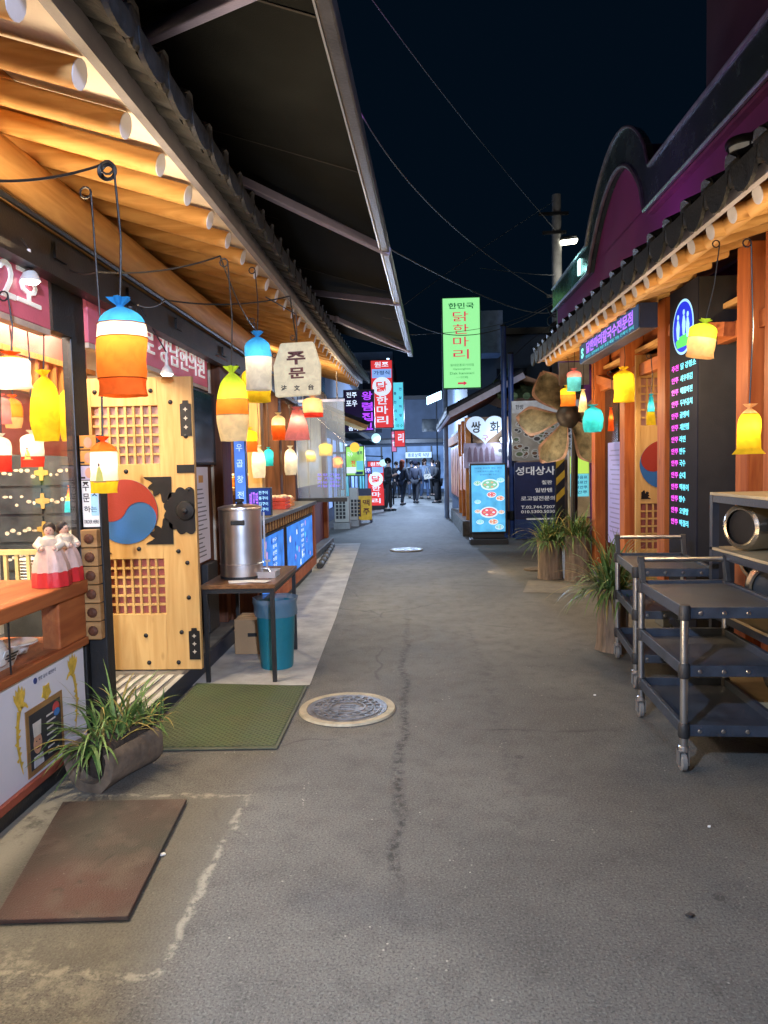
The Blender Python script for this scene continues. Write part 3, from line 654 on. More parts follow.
# ------------------------------------------------------------------ open wooden doors with lattice and red-blue disc
def big_door(name, label, x0, y, z0, w, h, emblem=True, rzs=0):
    d = thing(name, label, 'door', (x0, y, z0)); t = .045
    pz = WOOD('door_pine', (.43, .245, .08), (.56, .355, .135), 'z')
    up0, up1, lo0, lo1 = h*.71, h*.905, h*.195, h*.385
    l0, l1 = w*.06, w*.68
    m = MB()
    for a, b_, c, e in ((0, l0, 0, h), (l1, w, 0, h), (l0, l1, up1, h), (l0, l1, lo1, up0), (l0, l1, 0, lo0)): m.box(x0+a, x0+b_, y, y+t, z0+c, z0+e)
    part('panel', m, pz, d, bevel=.003)
    for za, zb in ((up0, up1), (lo0, lo1)):
        m = MB()
        for k in range(1, 8):
            xx = x0+l0+(l1-l0)*k/8; m.box(xx-.008, xx+.008, y+.006, y+.026, z0+za, z0+zb)
        for k in range(1, 6):
            zz = z0+za+(zb-za)*k/6; m.box(x0+l0, x0+l1, y+.012, y+.032, zz-.008, zz+.008)
        part('lattice', m, pz, d)
    for za, zb in ((up0, up1), (lo0, lo1)):
        m = MB(); m.box(x0+l0-.015, x0+l1+.015, y+t+.001, y+t+.006, z0+za-.015, z0+zb+.015)
        part('paper_backing', m, M('rosy_paper_%s' % ('upper' if za == up0 else 'lower'), (.62, .36, .28) if za == up0 else (.34, .09, .06), .8, var=.45, scale=5, stretch=(1, 1, .2)), d)
    iron = M('black_iron', (.015, .015, .016), .45, .5)
    zc = z0+h*.548; xc = x0+w*.345; r = w*.30
    if emblem:
        top_, bot = [], []
        n = 16
        def scurve():     # from left point to right point along the S
            pts = []
            for k in range(n+1):
                a = math.pi-math.pi*k/n; pts.append((-r/2+r/2*math.cos(a), -r/2*math.sin(a)*-1))
            for k in range(1, n+1):
                a = math.pi+math.pi*k/n; pts.append((r/2+r/2*math.cos(a), r/2*math.sin(a)))
            return [(x, -z) for x, z in pts]
        sc = scurve(); up_arc = [(r*math.cos(math.pi*k/32), r*math.sin(math.pi*k/32)) for k in range(1, 32)]; lo_arc = [(r*math.cos(math.pi*k/32), -r*math.sin(math.pi*k/32)) for k in range(1, 32)]
        em_ = part('emblem', MB().flat([(r*1.0*math.cos(2*math.pi*k/48), r*1.0*math.sin(2*math.pi*k/48)) for k in range(48)], (xc, y-.001, zc), X, Z, .006), M('emblem_blue', (.018, .11, .33), .45, var=.06), d)
        m = MB(); tilt = R(-24); ca, sa = math.cos(tilt), math.sin(tilt)
        red = [(x, z) for x, z in sc]+up_arc
        m.flat([(x*ca-z*sa, x*sa+z*ca) for x, z in red], (xc, y-.008, zc), X, Z, .002); part('red_half', m, M('emblem_red', (.26, .022, .012), .45, var=.06), em_)
    def fitting(poly, cx, cz):
        m = MB(); m.flat(poly, (cx, y-.001, cz), X, Z, .006); part('iron_fitting', m, iron, d)
    for sx, sz, px_, pz_ in ((1, 1, w*.065, h*.405), (-1, 1, w*.78, h*.435), (-1, -1, w*.78, h*.665)):
        pts = [(0, 0)]+[((.112+.034*abs(math.cos(5*a))**.6+.012*math.cos(15*a))*math.cos(a), (.112+.034*abs(math.cos(5*a))**.6+.012*math.cos(15*a))*math.sin(a)) for a in [math.pi/2*q/40 for q in range(41)]]
        kf = .6 if sx > 0 else 1.2; pol = [(x*sx*kf, z*sz*kf) for x, z in pts]; fitting(pol if sx*sz > 0 else pol[::-1], x0+px_, z0+pz_)
    fitting([(min(w*.085, .135*(1+.15*abs(math.sin(6*a)))*math.cos(a)), .145*(1+.15*abs(math.sin(6*a)))*math.sin(a)) for a in [2*math.pi*k/72 for k in range(72)]], x0+w*.905, z0+h*.548)
    m = MB(); m.lathe((x0+w*.905, y-.008, z0+h*.548), [(.068, 0), (.06, .012), (.02, .018), (.016, .03), (.003, .034)], 20, (1, 0, 0), (0, 0, 1), (0, -1, 0)); part('door_knob', m, iron, d, smooth=True)
    for zz, hh in ((z0+h*.80, .24), (z0+h*.035, .22)):
        m = MB(); m.mat(0).flat([(-.038, 0), (.038, 0), (.038, hh*.9), (.02, hh*.92), (.018, hh), (-.018, hh), (-.02, hh*.92), (-.038, hh*.9)], (x0+w-.045, y-.001, zz), X, Z, .005)
        m.mat(1)
        for q in (.25, .5, .75): m.flat([(0, -.016), (.005, -.005), (.016, 0), (.005, .005), (0, .016), (-.005, .005), (-.016, 0), (-.005, -.005)], (x0+w-.045, y-.007, zz+hh*q), X, Z, .0015)
        part('hinge_plate', m, [iron, M('fitting_inlay', (.4, .36, .3), .5)], d)
    m = MB(); m.flat([(-.07, -.028), (.05, -.028), (.05, .028), (-.07, .028)], (x0+w-.05, y-.001, z0+h*.69), X, Z, .005); part('iron_strap', m, iron, d)
    for fx, fz in ((.1, .955), (.38, .955), (.62, .955), (.80, .915), (.93, .80), (.94, .62), (.36, .685), (.14, .43), (.45, .42), (.82, .41), (.90, .37), (.90, .25), (.48, .12), (.82, .13), (.50, .025), (.78, .025), (.14, .025)):
        m = MB(); m.lathe((x0+w*fx, y, z0+h*fz), [(.016, 0), (.014, .006), (.006, .011), (.001, .012)], 12, (1, 0, 0), (0, 0, 1), (0, -1, 0)); part('stud', m, iron, d, smooth=True)
    return d
big_door('lattice_door', 'open pine door leaf with lattices and a red and blue disc by the drawer tower', -2.225, 4.78, .128, .74, 2.01)

# ------------------------------------------------------------------ facade items behind the door
tv = thing('wall_screen', 'dark flat screen on the wall between the pine door and the brown pillar', 'screen', (-1.78, 5.8, 1.5))
m = MB(); m.box(-1.795, -1.745, 5.38, 6.26, 1.55, 2.17); part('casing', m, blackpl, tv, bevel=.006)
m = MB(); m.box(-1.745, -1.742, 5.40, 6.24, 1.57, 2.15); part('glass', m, M('screen_glass', (.02, .045, .07), .08, bump=0), tv)
nt_ = thing('menu_notice', 'tall white notice sheet hung under the dark screen', 'notice', (-1.77, 5.84, .74))
m = MB(); m.box(-1.775, -1.765, 5.62, 6.05, .74, 1.53); part('sheet', m, M('notice_white', (.66, .66, .75), .5, var=.05), nt_)
m = MB(); m.mat(0).box(-1.765, -1.763, 5.78, 5.9, 1.40, 1.46); m.mat(1)
for k in range(16): m.box(-1.765, -1.7635, 5.70, 5.78+rnd.uniform(.03, .2), 1.34-k*.037, 1.35-k*.037)
part('print', m, [M('orange_print', (.6, .3, .05), .5), M('grey_print', 0)], nt_)
m = MB(); m.box(-1.78, -1.72, 5.8, 6.1, .14, .72); top('speaker_box', m, blackpl, 'black upright box standing under the white notice sheet', 'box', bevel=.01)
bs = thing('lit_banner', 'narrow upright blue lit banner beside the brown pillar', 'sign', (-1.5, 6.72, .9))
a, b_ = at(233, 440, 6.72), at(245, 440, 6.72)
m = MB(); m.box(a.x, b_.x, 6.72, 6.78, .96, 2.05); part('case', m, M('navy_case', (.02, .03, .07), .4), bs)
m = MB(); m.box(a.x+.008, b_.x-.008, 6.716, 6.72, .98, 2.03); part('lit_face', m, EM('banner_blue', (.10, .25, .85), .9, .25, 5), bs)
m = MB()
for k, ch in enumerate('한우곱창전골'): m.text(ch, ((a.x+b_.x)/2, 6.7155, 1.86-.15*k), X, Z, .06, .07, .002)
part('lettering', m, EM('pale_blue_letters', (.5, .7, 1), 1.1), bs)

# ------------------------------------------------------------------ table, urn, bin, box
tb = thing('side_table', 'small table with brown wooden top and thin black legs carrying the urn', 'table', (-1.22, 5.3, 0))
X0, X1, Y0, Y1, ZT = -1.50, -.975, 4.86, 5.80, .70
m = MB(); m.box(X0, X1, Y0, Y1, ZT-.03, ZT); part('tabletop', m, WOOD('table_brown', (.10, .045, .02), (.22, .11, .05), 'y', .35, False), tb, bevel=.004)
m = MB()
for a_, b2, c_, d_ in ((X0+.01, X1-.01, Y0+.01, Y0+.04), (X0+.01, X1-.01, Y1-.04, Y1-.01), (X0+.01, X0+.04, Y0+.04, Y1-.04), (X1-.04, X1-.01, Y0+.04, Y1-.04)): m.box(a_, b2, c_, d_, ZT-.062, ZT-.031)
part('apron', m, black, tb)
for xx in (X0+.012, X1-.04):
    for yy in (Y0+.012, Y1-.04):
        m = MB(); m.box(xx, xx+.028, yy, yy+.028, 0, ZT-.062); part('leg', m, black, tb)
uc = Vector((at(242, 570, 5.22).x, 5.22, ZT+.001))
ur = thing('steel_urn', 'large round stainless steel urn standing on the table', 'urn', uc)
m = MB(); m.lathe(uc, [(.150, 0), (.156, .02), (.156, .10), (.160, .104), (.160, .109), (.156, .113), (.156, .50), (.160, .505), (.160, .512), (.150, .514)], 48); part('body', m, steel, ur, smooth=True)
m = MB(); m.lathe(uc+Z*.0005, [(.158, 0), (.158, .018), (.1505, .019)], 40); part('base_ring', m, blackpl, ur, smooth=True)
m = MB(); m.lathe(uc+Z*.5145, [(.162, 0), (.160, .01), (.12, .022), (.05, .03), (.005, .031)], 40); lid = part('lid', m, steel, ur, smooth=True)
m = MB(); m.lathe(uc+Z*.545, [(.03, 0), (.02, .012), (.034, .02), (.034, .032), (.02, .04)], 16); part('lid_knob', m, blackpl, lid, smooth=True)
m = MB(); m.box(uc.x-.03, uc.x+.07, uc.y-.172, uc.y-.15, uc.z+.40, uc.z+.435); part('handle', m, blackpl, ur, bevel=.006)
m = MB(); m.tube([uc+Vector((.155, 0, .06)), uc+Vector((.20, 0, .06)), uc+Vector((.215, 0, .03))], .011, 10); m.tube([uc+Vector((.19, 0, .06)), uc+Vector((.19, 0, .11))], .008, 8); m.box(uc.x+.175, uc.x+.215, uc.y-.01, uc.y+.01, uc.z+.11, uc.z+.125)
part('tap', m, steel, ur, smooth=True)
m = MB(); m.tube([uc+Vector((.17, .03, .13)), uc+Vector((.17, .03, .48))], .007, 8); part('sight_glass', m, M('pale_tube', (.6, .62, .65), .2), ur)
tp = Vector((-1.09, 5.22, ZT+.002))
m = MB()
for a_, b2, c_, d_, e_, f_ in ((-.065, .065, -.09, .09, 0, .004), (-.065, -.06, -.09, .09, .004, .045), (.06, .065, -.09, .09, .004, .045), (-.06, .06, -.09, -.085, .004, .045), (-.06, .06, .085, .09, .004, .045), (-.072, .072, .09, .10, .04, .046), (-.072, .072, -.10, -.09, .04, .046)): m.box(tp.x+a_, tp.x+b2, tp.y+c_, tp.y+d_, tp.z+e_, tp.z+f_)
top('drip_tray', m, steel, 'small steel tray under the tap of the urn', 'tray')
m = MB(); m.obox((-1.24, 4.99, ZT+.003), Vector((.09, .02, 0)), Vector((-.015, .05, 0)), (0, 0, .0015)); m.obox((-1.12, 4.97, ZT+.0062), Vector((.08, -.02, 0)), Vector((.012, .04, 0)), (0, 0, .0012))
top('napkin_sheets', m, paper, 'white paper sheets lying on the front edge of the table', 'paper')
bc = Vector((-1.06, 5.28, 0))
bn = thing('waste_bin', 'teal plastic waste bin with a clear liner under the table', 'bin', bc)
m = MB(); m.lathe(bc, [(.118, .002), (.122, .012), (.148, .47), (.153, .475), (.153, .50), (.147, .50), (.143, .47), (.116, .02)], 36); part('body', m, M('teal_plastic', (.01, .16, .22), .4, var=.12), bn, smooth=True)
m = MB(); m.lathe(bc, [(.157, .40), (.160, .43), (.157, .47), (.163, .50), (.168, .535), (.15, .525), (.138, .44), (.12, .30)], 36, fn=lambda a, i: 1+.035*math.sin(a*7+i*1.3)+.02*math.sin(a*13+i), cap=False)
part('liner', m, GLASS('bin_liner', (.75, .82, .9), haze_=.35, hcol=(.45, .6, .75)), bn, smooth=True)
bx = thing('cardboard_box', 'brown cardboard box behind the teal bin', 'box', (-1.33, 5.75, 0))
m = MB(); m.box(-1.47, -1.18, 5.62, 5.9, .006, .29); part('carton', m, M('cardboard', (.36, .22, .11), .8, var=.1), bx, bevel=.004)
m = MB(); m.box(-1.362, -1.288, 5.6185, 5.621, .15, .18); part('hand_hole', m, black, bx)
m = MB(); m.box(-1.47, -1.18, 5.74, 5.78, .2905, .2925); part('tape', m, M('tape_tan', (.5, .34, .17), .3), bx)

# ------------------------------------------------------------------ second shop counter with lit panels
XB = -1.45
c2 = thing('snack_counter', 'long counter of the second shop with blue lit picture panels on its front', 'counter', (-1.6, 8.3, 0))
m = MB(); m.box(-1.70, XB, 6.42, 10.16, .12, .98); part('body', m, brown_z, c2)
m = MB(); m.box(-1.70, XB-.04, 6.42, 10.16, 0, .118); part('plinth', m, black, c2)
m = MB(); m.box(-1.74, XB+.05, 6.38, 10.2, .982, 1.03); part('countertop', m, M('slate_top', (.09, .095, .11), .35), c2, bevel=.005)
m = MB(); m.box(XB+.001, XB+.012, 6.42, 10.0, .88, .98); part('wood_band', m, WOOD('band_wood', (.30, .17, .06), (.46, .28, .12), 'y', knots=False), c2)
m = MB()
for k in range(24): m.box(XB+.013, XB+.02, 6.5+k*.145, 6.52+k*.145, .885, .975)
part('band_slats', m, brown_z, c2)
m = MB(); m.box(XB+.001, XB+.03, 10.0, 10.16, .12, .98); m.box(XB+.001, XB+.03, 6.42, 10.0, .12, .24); part('red_frame', m, redwood_z, c2)
scr_b = EM('panel_blue', (.04, .20, .72), 1.0, .45, 7)
for y0, y1 in ((6.5, 7.70), (7.86, 9.9)):
    m = MB(); m.box(XB+.002, XB+.02, y0, y1, .26, .87); f = part('lightbox', m, black, c2)
    m = MB(); m.box(XB+.02, XB+.023, y0+.03, y1-.03, .285, .845); part('lit_face', m, scr_b, f)
    m = MB(); r2 = random.Random(int(y0*10))
    for k in range(int((y1-y0)*9)):
        yy = y0+.12+r2.random()*(y1-y0-.24); zz = .33+r2.random()*.46
        m.mat(r2.randint(0, 3)).flat([(.05*math.cos(a)*r2.uniform(.5, 1.1), .045*math.sin(a)*r2.uniform(.5, 1.1)) for a in [k2*math.pi/5 for k2 in range(10)]], (XB+.0235, yy, zz), Y, Z, .001)
    for k in range(7):
        m.mat(1).text('전통문어꼬치'[k % 6]+'구이전통'[k % 4], (XB+.0242, y0+(y1-y0)*.55, .78-.065*k), Y, Z, .2, .04, .001, 0)
    part('picture', m, [EM('pic_cyan', (.12, .55, .95), 1.1), EM('pic_white', (.75, .88, 1), 1.0), EM('pic_deep', (.02, .08, .42), 1), EM('pic_rose', (.55, .35, .75), .8)], f)
ls = thing('price_screen', 'small purple lit price screen at the near end of the second counter', 'screen', (-1.6, 6.95, 1.03))
a, b_ = at(247, 500, 6.95), at(271, 500, 6.95)
m = MB(); m.box(a.x, b_.x, 6.95, 7.02, 1.04, 1.32); part('case', m, M('navy_case', 0), ls, bevel=.004)
m = MB(); m.mat(0).box(a.x+.008, b_.x-.008, 6.945, 6.9495, 1.05, 1.31)
m.mat(1)
for k, t_ in enumerate(('메뉴', '꼬치', '떡볶')): m.text(t_[0], (a.x+.04+.03*k, 6.9445, 1.2), X, Z, .024, .15, .002)
m.mat(2)
for k in range(4): m.text('전통김밥'[k]+'구이', (b_.x-.075, 6.9445, 1.27-.055*k), X, Z, .09, .035, .002)
part('display', m, [EM('navy_glow', (.02, .05, .25), .6), EM('violet_letters', (.5, .18, 1), 1.2), EM('ice_letters', (.4, .75, 1), 1.1)], ls)
def crate(name, c, sx, sy, h, col, label, fill=None):
    t = thing(name, label, 'basket', c); m = MB(); x, y_, z = c
    m.box(x-sx, x+sx, y_-sy, y_+sy, z, z+.01)
    for k in range(3):
        z0 = z+.012+k*h/3
        m.box(x-sx, x+sx, y_-sy, y_-sy+.008, z0, z0+h/4); m.box(x-sx, x+sx, y_+sy-.008, y_+sy, z0, z0+h/4); m.box(x-sx, x-sx+.008, y_-sy+.008, y_+sy-.008, z0, z0+h/4); m.box(x+sx-.008, x+sx, y_-sy+.008, y_+sy-.008, z0, z0+h/4)
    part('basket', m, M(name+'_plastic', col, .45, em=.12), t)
    m = MB(); r2 = random.Random(5)
    for k in range(9): m.ball((x+r2.uniform(-sx, sx)*.7, y_+r2.uniform(-sy, sy)*.7, z+h*.95), .04, 8, 6)
    part('goods', m, M('pale_goods', (.6, .42, .3), .5), t, smooth=True)
crate('red_basket', (-1.58, 8.35, 1.031), .09, .17, .13, (.55, .05, .02), 'bright red basket of goods on the second counter')
crate('orange_basket', (-1.60, 8.85, 1.031), .08, .14, .10, (.6, .2, .03), 'orange basket next to the red one on the second counter')
sh = thing('goods_shelf', 'wooden shelf of orange jars behind the second counter', 'shelf', (-2.2, 8, .12))
m = MB(); m.box(-2.35, -2.1, 6.6, 9.8, 1.26, 1.29); m.box(-2.33, -2.12, 6.6, 6.64, .125, 1.26); m.box(-2.33, -2.12, 9.76, 9.8, .125, 1.26); part('board', m, pine_y, sh)
jar_m = [M('orange_jar', (.6, .22, .03), .25), M('amber_jar', (.5, .32, .06), .25), M('red_jar', (.45, .08, .04), .3)]
names_j = ['orange', 'amber', 'dark red']
for k in range(10):
    p = Vector((-2.22, 6.8+k*.31, 1.292)); j = thing('jar', 'lidded %s jar in the row on the shelf behind the second counter' % names_j[k % 3], 'jar', p, 'jars on the shelf behind the second counter %s' % names_j[k % 3])
    m = MB(); m.lathe(p, [(.055, 0), (.07, .02), (.07, .11), (.05, .13)], 16); part('body', m, jar_m[k % 3], j, smooth=True)
    m = MB(); m.lathe(p+Z*.131, [(.055, 0), (.055, .025), (.01, .03)], 16); part('lid', m, white, j, smooth=True)
# clear hanging partition sheet
ap = thing('clear_partition', 'frosted clear plastic partition with black bottom bar hung across the shop front', 'partition', (-1.33, 10.4, 1.0))
a, b_ = at(298, 480, 10.4), at(346, 480, 10.4)
m = MB(); m.box(a.x, b_.x, 10.4, 10.412, 1.06, 2.46); part('sheet', m, GLASS('frosted_sheet', (.9, .95, 1), haze_=.36, hcol=(.46, .55, .66)), ap)
m = MB(); m.box(a.x-.01, b_.x+.01, 10.385, 10.427, 1.0, 1.06); part('bottom_bar', m, black, ap)
m = MB(); m.box(a.x-.01, b_.x+.01, 10.385, 10.427, 2.46, 2.5); m.tube([(a.x+.1, 10.405, 2.5), (a.x+.1, 10.405, 2.95)], .01, 6); m.tube([(b_.x-.1, 10.405, 2.5), (b_.x-.1, 10.405, 2.9)], .01, 6); part('top_rail', m, alu, ap)
m = MB(); m.mat(0)
for k in range(4): m.text('포장 가능 메뉴 주문'[k:k+6], ((a.x+b_.x)/2+.1, 10.398, 1.4-.055*k), X, Z, .34, .04, .002)
part('lettering', m, EM('lilac_letters', (.25, .22, .9), .8), ap)
# ------------------------------------------------------------------ mats, manholes, planters
mt = thing('rubber_mat', 'worn dark red rubber mat lying in the foreground', 'mat', (-1.3, 2.6, 0))
q = [gnd(-6, 926), gnd(128, 922), gnd(187, 803), gnd(63, 806)]
m = MB(); m.prism([(v.x, v.y, .005) for v in q], (0, 0, .016))
def rubber():
    m, nt, N, L, b = _new('worn_red_rubber'); tc = N.new("ShaderNodeTexCoord")
    def nz(sc, lo, hi, det=4):
        n = N.new("ShaderNodeTexNoise"); n.inputs['Scale'].default_value = sc; n.inputs['Detail'].default_value = det; L.new(tc.outputs['Object'], n.inputs['Vector'])
        r = N.new("ShaderNodeMapRange"); r.inputs['From Min'].default_value = lo; r.inputs['From Max'].default_value = hi; L.new(n.outputs['Fac'], r.inputs[0]); return r.outputs[0]
    def mix(f, a, c):
        x = N.new("ShaderNodeMix"); x.data_type = 'RGBA'; L.new(f, x.inputs[0])
        if isinstance(a, tuple): x.inputs[6].default_value = a+(1,)
        else: L.new(a, x.inputs[6])
        x.inputs[7].default_value = c+(1,); return x.outputs[2]
    col = mix(nz(1.3, .38, .62, 3), (.046, .043, .036), (.074, .036, .031))
    col = mix(nz(7, .5, .75, 6), col, (.10, .075, .062)); col = mix(nz(75, .71, .78, 2), col, (.15, .13, .11)); col = mix(nz(16, .62, .8, 6), col, (.022, .02, .018))
    L.new(col, b.inputs['Base Color']); b.inputs['Roughness'].default_value = .7
    bp = N.new("ShaderNodeBump"); bp.inputs['Strength'].default_value = .5; bp.inputs['Distance'].default_value = .006; L.new(nz(150, .3, .7, 2), bp.inputs['Height']); L.new(bp.outputs[0], b.inputs['Normal'])
    return m
part('pad', m, rubber(), mt, bevel=.003)
def weave():
    m, nt, N, L, b = _new('green_woven_mat')
    tc = N.new("ShaderNodeTexCoord"); mp = N.new("ShaderNodeMapping"); mp.inputs['Rotation'].default_value = (0, 0, R(45)); L.new(tc.outputs['Object'], mp.inputs[0])
    w1 = N.new("ShaderNodeTexWave"); w1.inputs['Scale'].default_value = 11; w1.inputs['Distortion'].default_value = .6; w1.inputs['Detail Scale'].default_value = 6; L.new(mp.outputs[0], w1.inputs['Vector'])
    w2 = N.new("ShaderNodeTexWave"); w2.bands_direction = 'Y'; w2.inputs['Scale'].default_value = 11; w2.inputs['Distortion'].default_value = .6; L.new(mp.outputs[0], w2.inputs['Vector'])
    mx = N.new("ShaderNodeMath"); mx.operation = 'MAXIMUM'; L.new(w1.outputs['Fac'], mx.inputs[0]); L.new(w2.outputs['Fac'], mx.inputs[1])
    nz = N.new("ShaderNodeTexNoise"); nz.inputs['Scale'].default_value = 5; nz.inputs['Detail'].default_value = 5; L.new(tc.outputs['Object'], nz.inputs['Vector'])
    rp = N.new("ShaderNodeValToRGB"); rp.color_ramp.elements[0].color = (.034, .052, .018, 1); rp.color_ramp.elements[1].color = (.085, .108, .046, 1); L.new(mx.outputs[0], rp.inputs[0])
    mm = N.new("ShaderNodeMix"); mm.data_type = 'RGBA'; mm.blend_type = 'MULTIPLY'; mm.inputs[0].default_value = .8; L.new(rp.outputs[0], mm.inputs[6]); L.new(nz.outputs['Color'], mm.inputs[7])
    ad = N.new("ShaderNodeMix"); ad.data_type = 'RGBA'; ad.inputs[0].default_value = .45; L.new(rp.outputs[0], ad.inputs[6]); L.new(mm.outputs[2], ad.inputs[7])
    L.new(ad.outputs[2], b.inputs['Base Color']); b.inputs['Roughness'].default_value = .85
    bp = N.new("ShaderNodeBump"); bp.inputs['Strength'].default_value = .6; bp.inputs['Distance'].default_value = .01; L.new(mx.outputs[0], bp.inputs['Height']); L.new(bp.outputs[0], b.inputs['Normal'])
    return m
gm = thing('door_mat', 'large green ribbed door mat in front of the pine door', 'mat', (-1.1, 4.2, 0))
q = [Vector((-1.52, 3.66, 0)), Vector((-.755, 3.68, 0)), Vector((-.752, 4.76, 0)), Vector((-1.55, 4.84, 0))]; cq = sum(q, Vector())/4
m = MB(); m.prism([((v-cq)*.955+cq)+Z*.006 for v in q], (0, 0, .012)); part('pile', m, weave(), gm)
m = MB(); m.prism([(v.x, v.y, .0045) for v in q], (0, 0, .009)); part('border', m, M('olive_rubber', (.07, .078, .05), .7), gm, bevel=.003)
def manhole(c, r, label):
    t = thing('manhole_cover', label, 'manhole cover', c)
    m = MB(); m.lathe(c, [(r, .002), (r*.98, .014), (r*.84, .014), (r*.83, .008)], 56, cap=False); part('rim', m, M('pale_cement_rim', (.30, .26, .18), .7, var=.3, scale=12), t, smooth=True)
    m = MB(); m.lathe(c, [(r*.825, .004), (r*.825, .013), (r*.3, .013)], 56)
    for k in range(3):
        rr = r*(.72-.17*k); m.lathe(c, [(rr, .012), (rr, .018), (rr-.012, .018), (rr-.012, .012)], 48, cap=False)
    for ring, nn in ((.64, 22), (.47, 16)):
        for k in range(nn):
            an = 2*math.pi*k/nn; cc = Vector(c)+Vector((math.cos(an), math.sin(an), 0))*r*ring+Z*.015
            m.obox(cc, Vector((math.cos(an), math.sin(an), 0))*r*.05, Vector((-math.sin(an), math.cos(an), 0))*r*.035, (0, 0, .0035))
    for k in range(3): m.obox(Vector(c)+Vector((0, (k-1)*.035, .0155)), (r*.16, 0, 0), (0, .008, 0), (0, 0, .003))
    part('lid', m, M('cast_iron', (.17, .165, .17), .45, .55, var=.5, scale=14, bump=.3), t)
manhole(Vector((-.435, 4.3, .003)), .30, 'cast iron manhole cover with a pale rim beside the green mat')
manhole(Vector((-.14, 12.66, .003)), .30, 'far manhole cover in the middle of the alley')

def leaves(mb, c, n, L0, L1, spread, up, w=.012, nm=2, bias=None, sd=3):
    r2 = random.Random(sd)
    for k in range(n):
        a = r2.uniform(0, 2*math.pi); l = r2.uniform(L0, L1); e = r2.uniform(*up)
        dirh = Vector((math.cos(a), math.sin(a), 0))
        if bias is not None: dirh = (dirh+Vector(bias)).normalized()
        p = Vector(c)+Vector((r2.uniform(-1, 1)*spread[0], r2.uniform(-1, 1)*spread[1], 0)); v = (dirh*math.cos(e)+Z*math.sin(e))
        side = dirh.cross(Z).normalized(); ww = w*r2.uniform(.7, 1.2); pts = []; nseg = 7
        droop = r2.uniform(1.2, 2.6)
        for s_ in range(nseg+1):
            t_ = s_/nseg; half = ww*(1-t_**2.2)*(.55+.9*min(t_*3, 1)*.5)
            pts += [p+side*half, p-side*half]
            v = (v-Z*droop/nseg*(.4+t_)).normalized(); p = p+v*(l/nseg)
        mb.mat(r2.randint(0, nm-1) if r2.random() < .8 else nm)
        mb.add(pts, [(2*i, 2*i+1, 2*i+3, 2*i+2) for i in range(nseg)])
    return mb
leafm = [M('leaf_green', (.055, .12, .025), .5, var=.4, scale=20, bump=0), M('leaf_pale', (.11, .19, .05), .5, var=.3, scale=20, bump=0), M('leaf_dry', (.28, .22, .06), .7, var=.3, bump=0)]
bark = M('log_bark', (.20, .145, .10), .85, var=.5, scale=9, bump=.9, bscale=14, stretch=(3, 3, .5))
barkh = M('grey_log', (.14, .105, .075), .85, var=.5, scale=9, bump=.8, bscale=22)
# hollow log lying beside the counter
lp = thing('log_trough_planter', 'hollow log planter with long arching leaves lying beside the counter', 'planter', (-1.5, 3.35, 0))
a, b_ = Vector((-1.55, 3.19, .14)), Vector((-1.44, 3.54, .14)); ax_ = (b_-a).normalized(); sd = ax_.cross(Z).normalized()
m = MB(); n = 20; ri, ro = .10, .15
vs, fs = [], []
for i in range(5):
    c = a+(b_-a)*i/4
    for rr in (ro, ri):
        for k in range(n+1):
            an = R(152)+ (R(388)-R(152))*k/n; q_ = 1+.05*math.sin(3*an+i)+.02*math.sin(9*an)
            vs.append(c+sd*math.cos(an)*rr*q_+Z*math.sin(an)*rr*(q_ if rr == ro else 1))
row = 2*(n+1)
for i in range(4):
    for k in range(n):
        fs.append((i*row+k, i*row+k+1, (i+1)*row+k+1, (i+1)*row+k)); fs.append((i*row+n+1+k, (i+1)*row+n+1+k, (i+1)*row+n+2+k, i*row+n+2+k))
    for k in (0, n): fs.append((i*row+k, (i+1)*row+k, (i+1)*row+n+1+k, i*row+n+1+k))
for i in (0, 4):
    for k in range(n): fs.append((i*row+k, i*row+k+1, i*row+n+2+k, i*row+n+1+k))
m.add(vs, fs); part('log', m, barkh, lp, smooth=True)
m = MB(); m.tube([a+ax_*.05, b_-ax_*.02], .097, 14); part('soil', m, M('potting_soil', (.035, .025, .018), .95, var=.5, scale=30, bump=1), lp)
m = MB(); leaves(m, (a+b_)/2+Z*.08, 95, .22, .42, (.07, .13), (R(20), R(80)), .0075, sd=4); leaves(m, a+Z*.06+ax_*.05, 26, .22, .36, (.05, .02), (R(5), R(60)), .009, bias=-ax_*1.0+sd*-.2, sd=9); leaves(m, b_+Z*.07, 60, .12, .26, (.12, .07), (R(35), R(85)), .006, bias=sd*.5, sd=12)
part('foliage', m, leafm, lp)
def stump(loc, r, h, label, n, ln, sd, ln0=.2):
    t = thing('log_planter', label, 'planter', loc, None); c = Vector(loc)
    m = MB(); m.lathe(c, [(r*1.05, .003), (r*1.0, .04), (r*.93, h*.4), (r*.95, h*.8), (r*1.0, h), (r*.8, h), (r*.78, h-.05)], 28, fn=lambda an, i: 1+.07*math.sin(3*an+i*.5+sd)+.04*math.sin(7*an+sd))
    part('log', m, bark, t, smooth=True)
    m = MB(); leaves(m, c+Z*(h-.03), n, ln0, ln, (r*.7, r*.7), (R(10), R(82)), .010, sd=sd); part('foliage', m, leafm, t)
    return t
stump(tuple(gnd(550, 578)), .165, .50, 'stump planter with a fountain of grassy leaves left of its neighbour', 300, .55, 21, .25)
stump(tuple(gnd(578, 580)), .165, .58, 'darker stump planter of grassy leaves against the first red post', 260, .5, 22)
stump(tuple(gnd(613, 650)), .125, .50, 'tall slim stump planter with trailing leaves beside the rear cart', 320, .58, 25, .25)
m = MB(); p = gnd(565, 578); m.lathe(p, [(.06, 0), (.06, .34), (.03, .40), (.028, .45)], 16); top('white_bottle', m, white, 'white plastic bottle between the two stump planters', 'bottle', smooth=True)
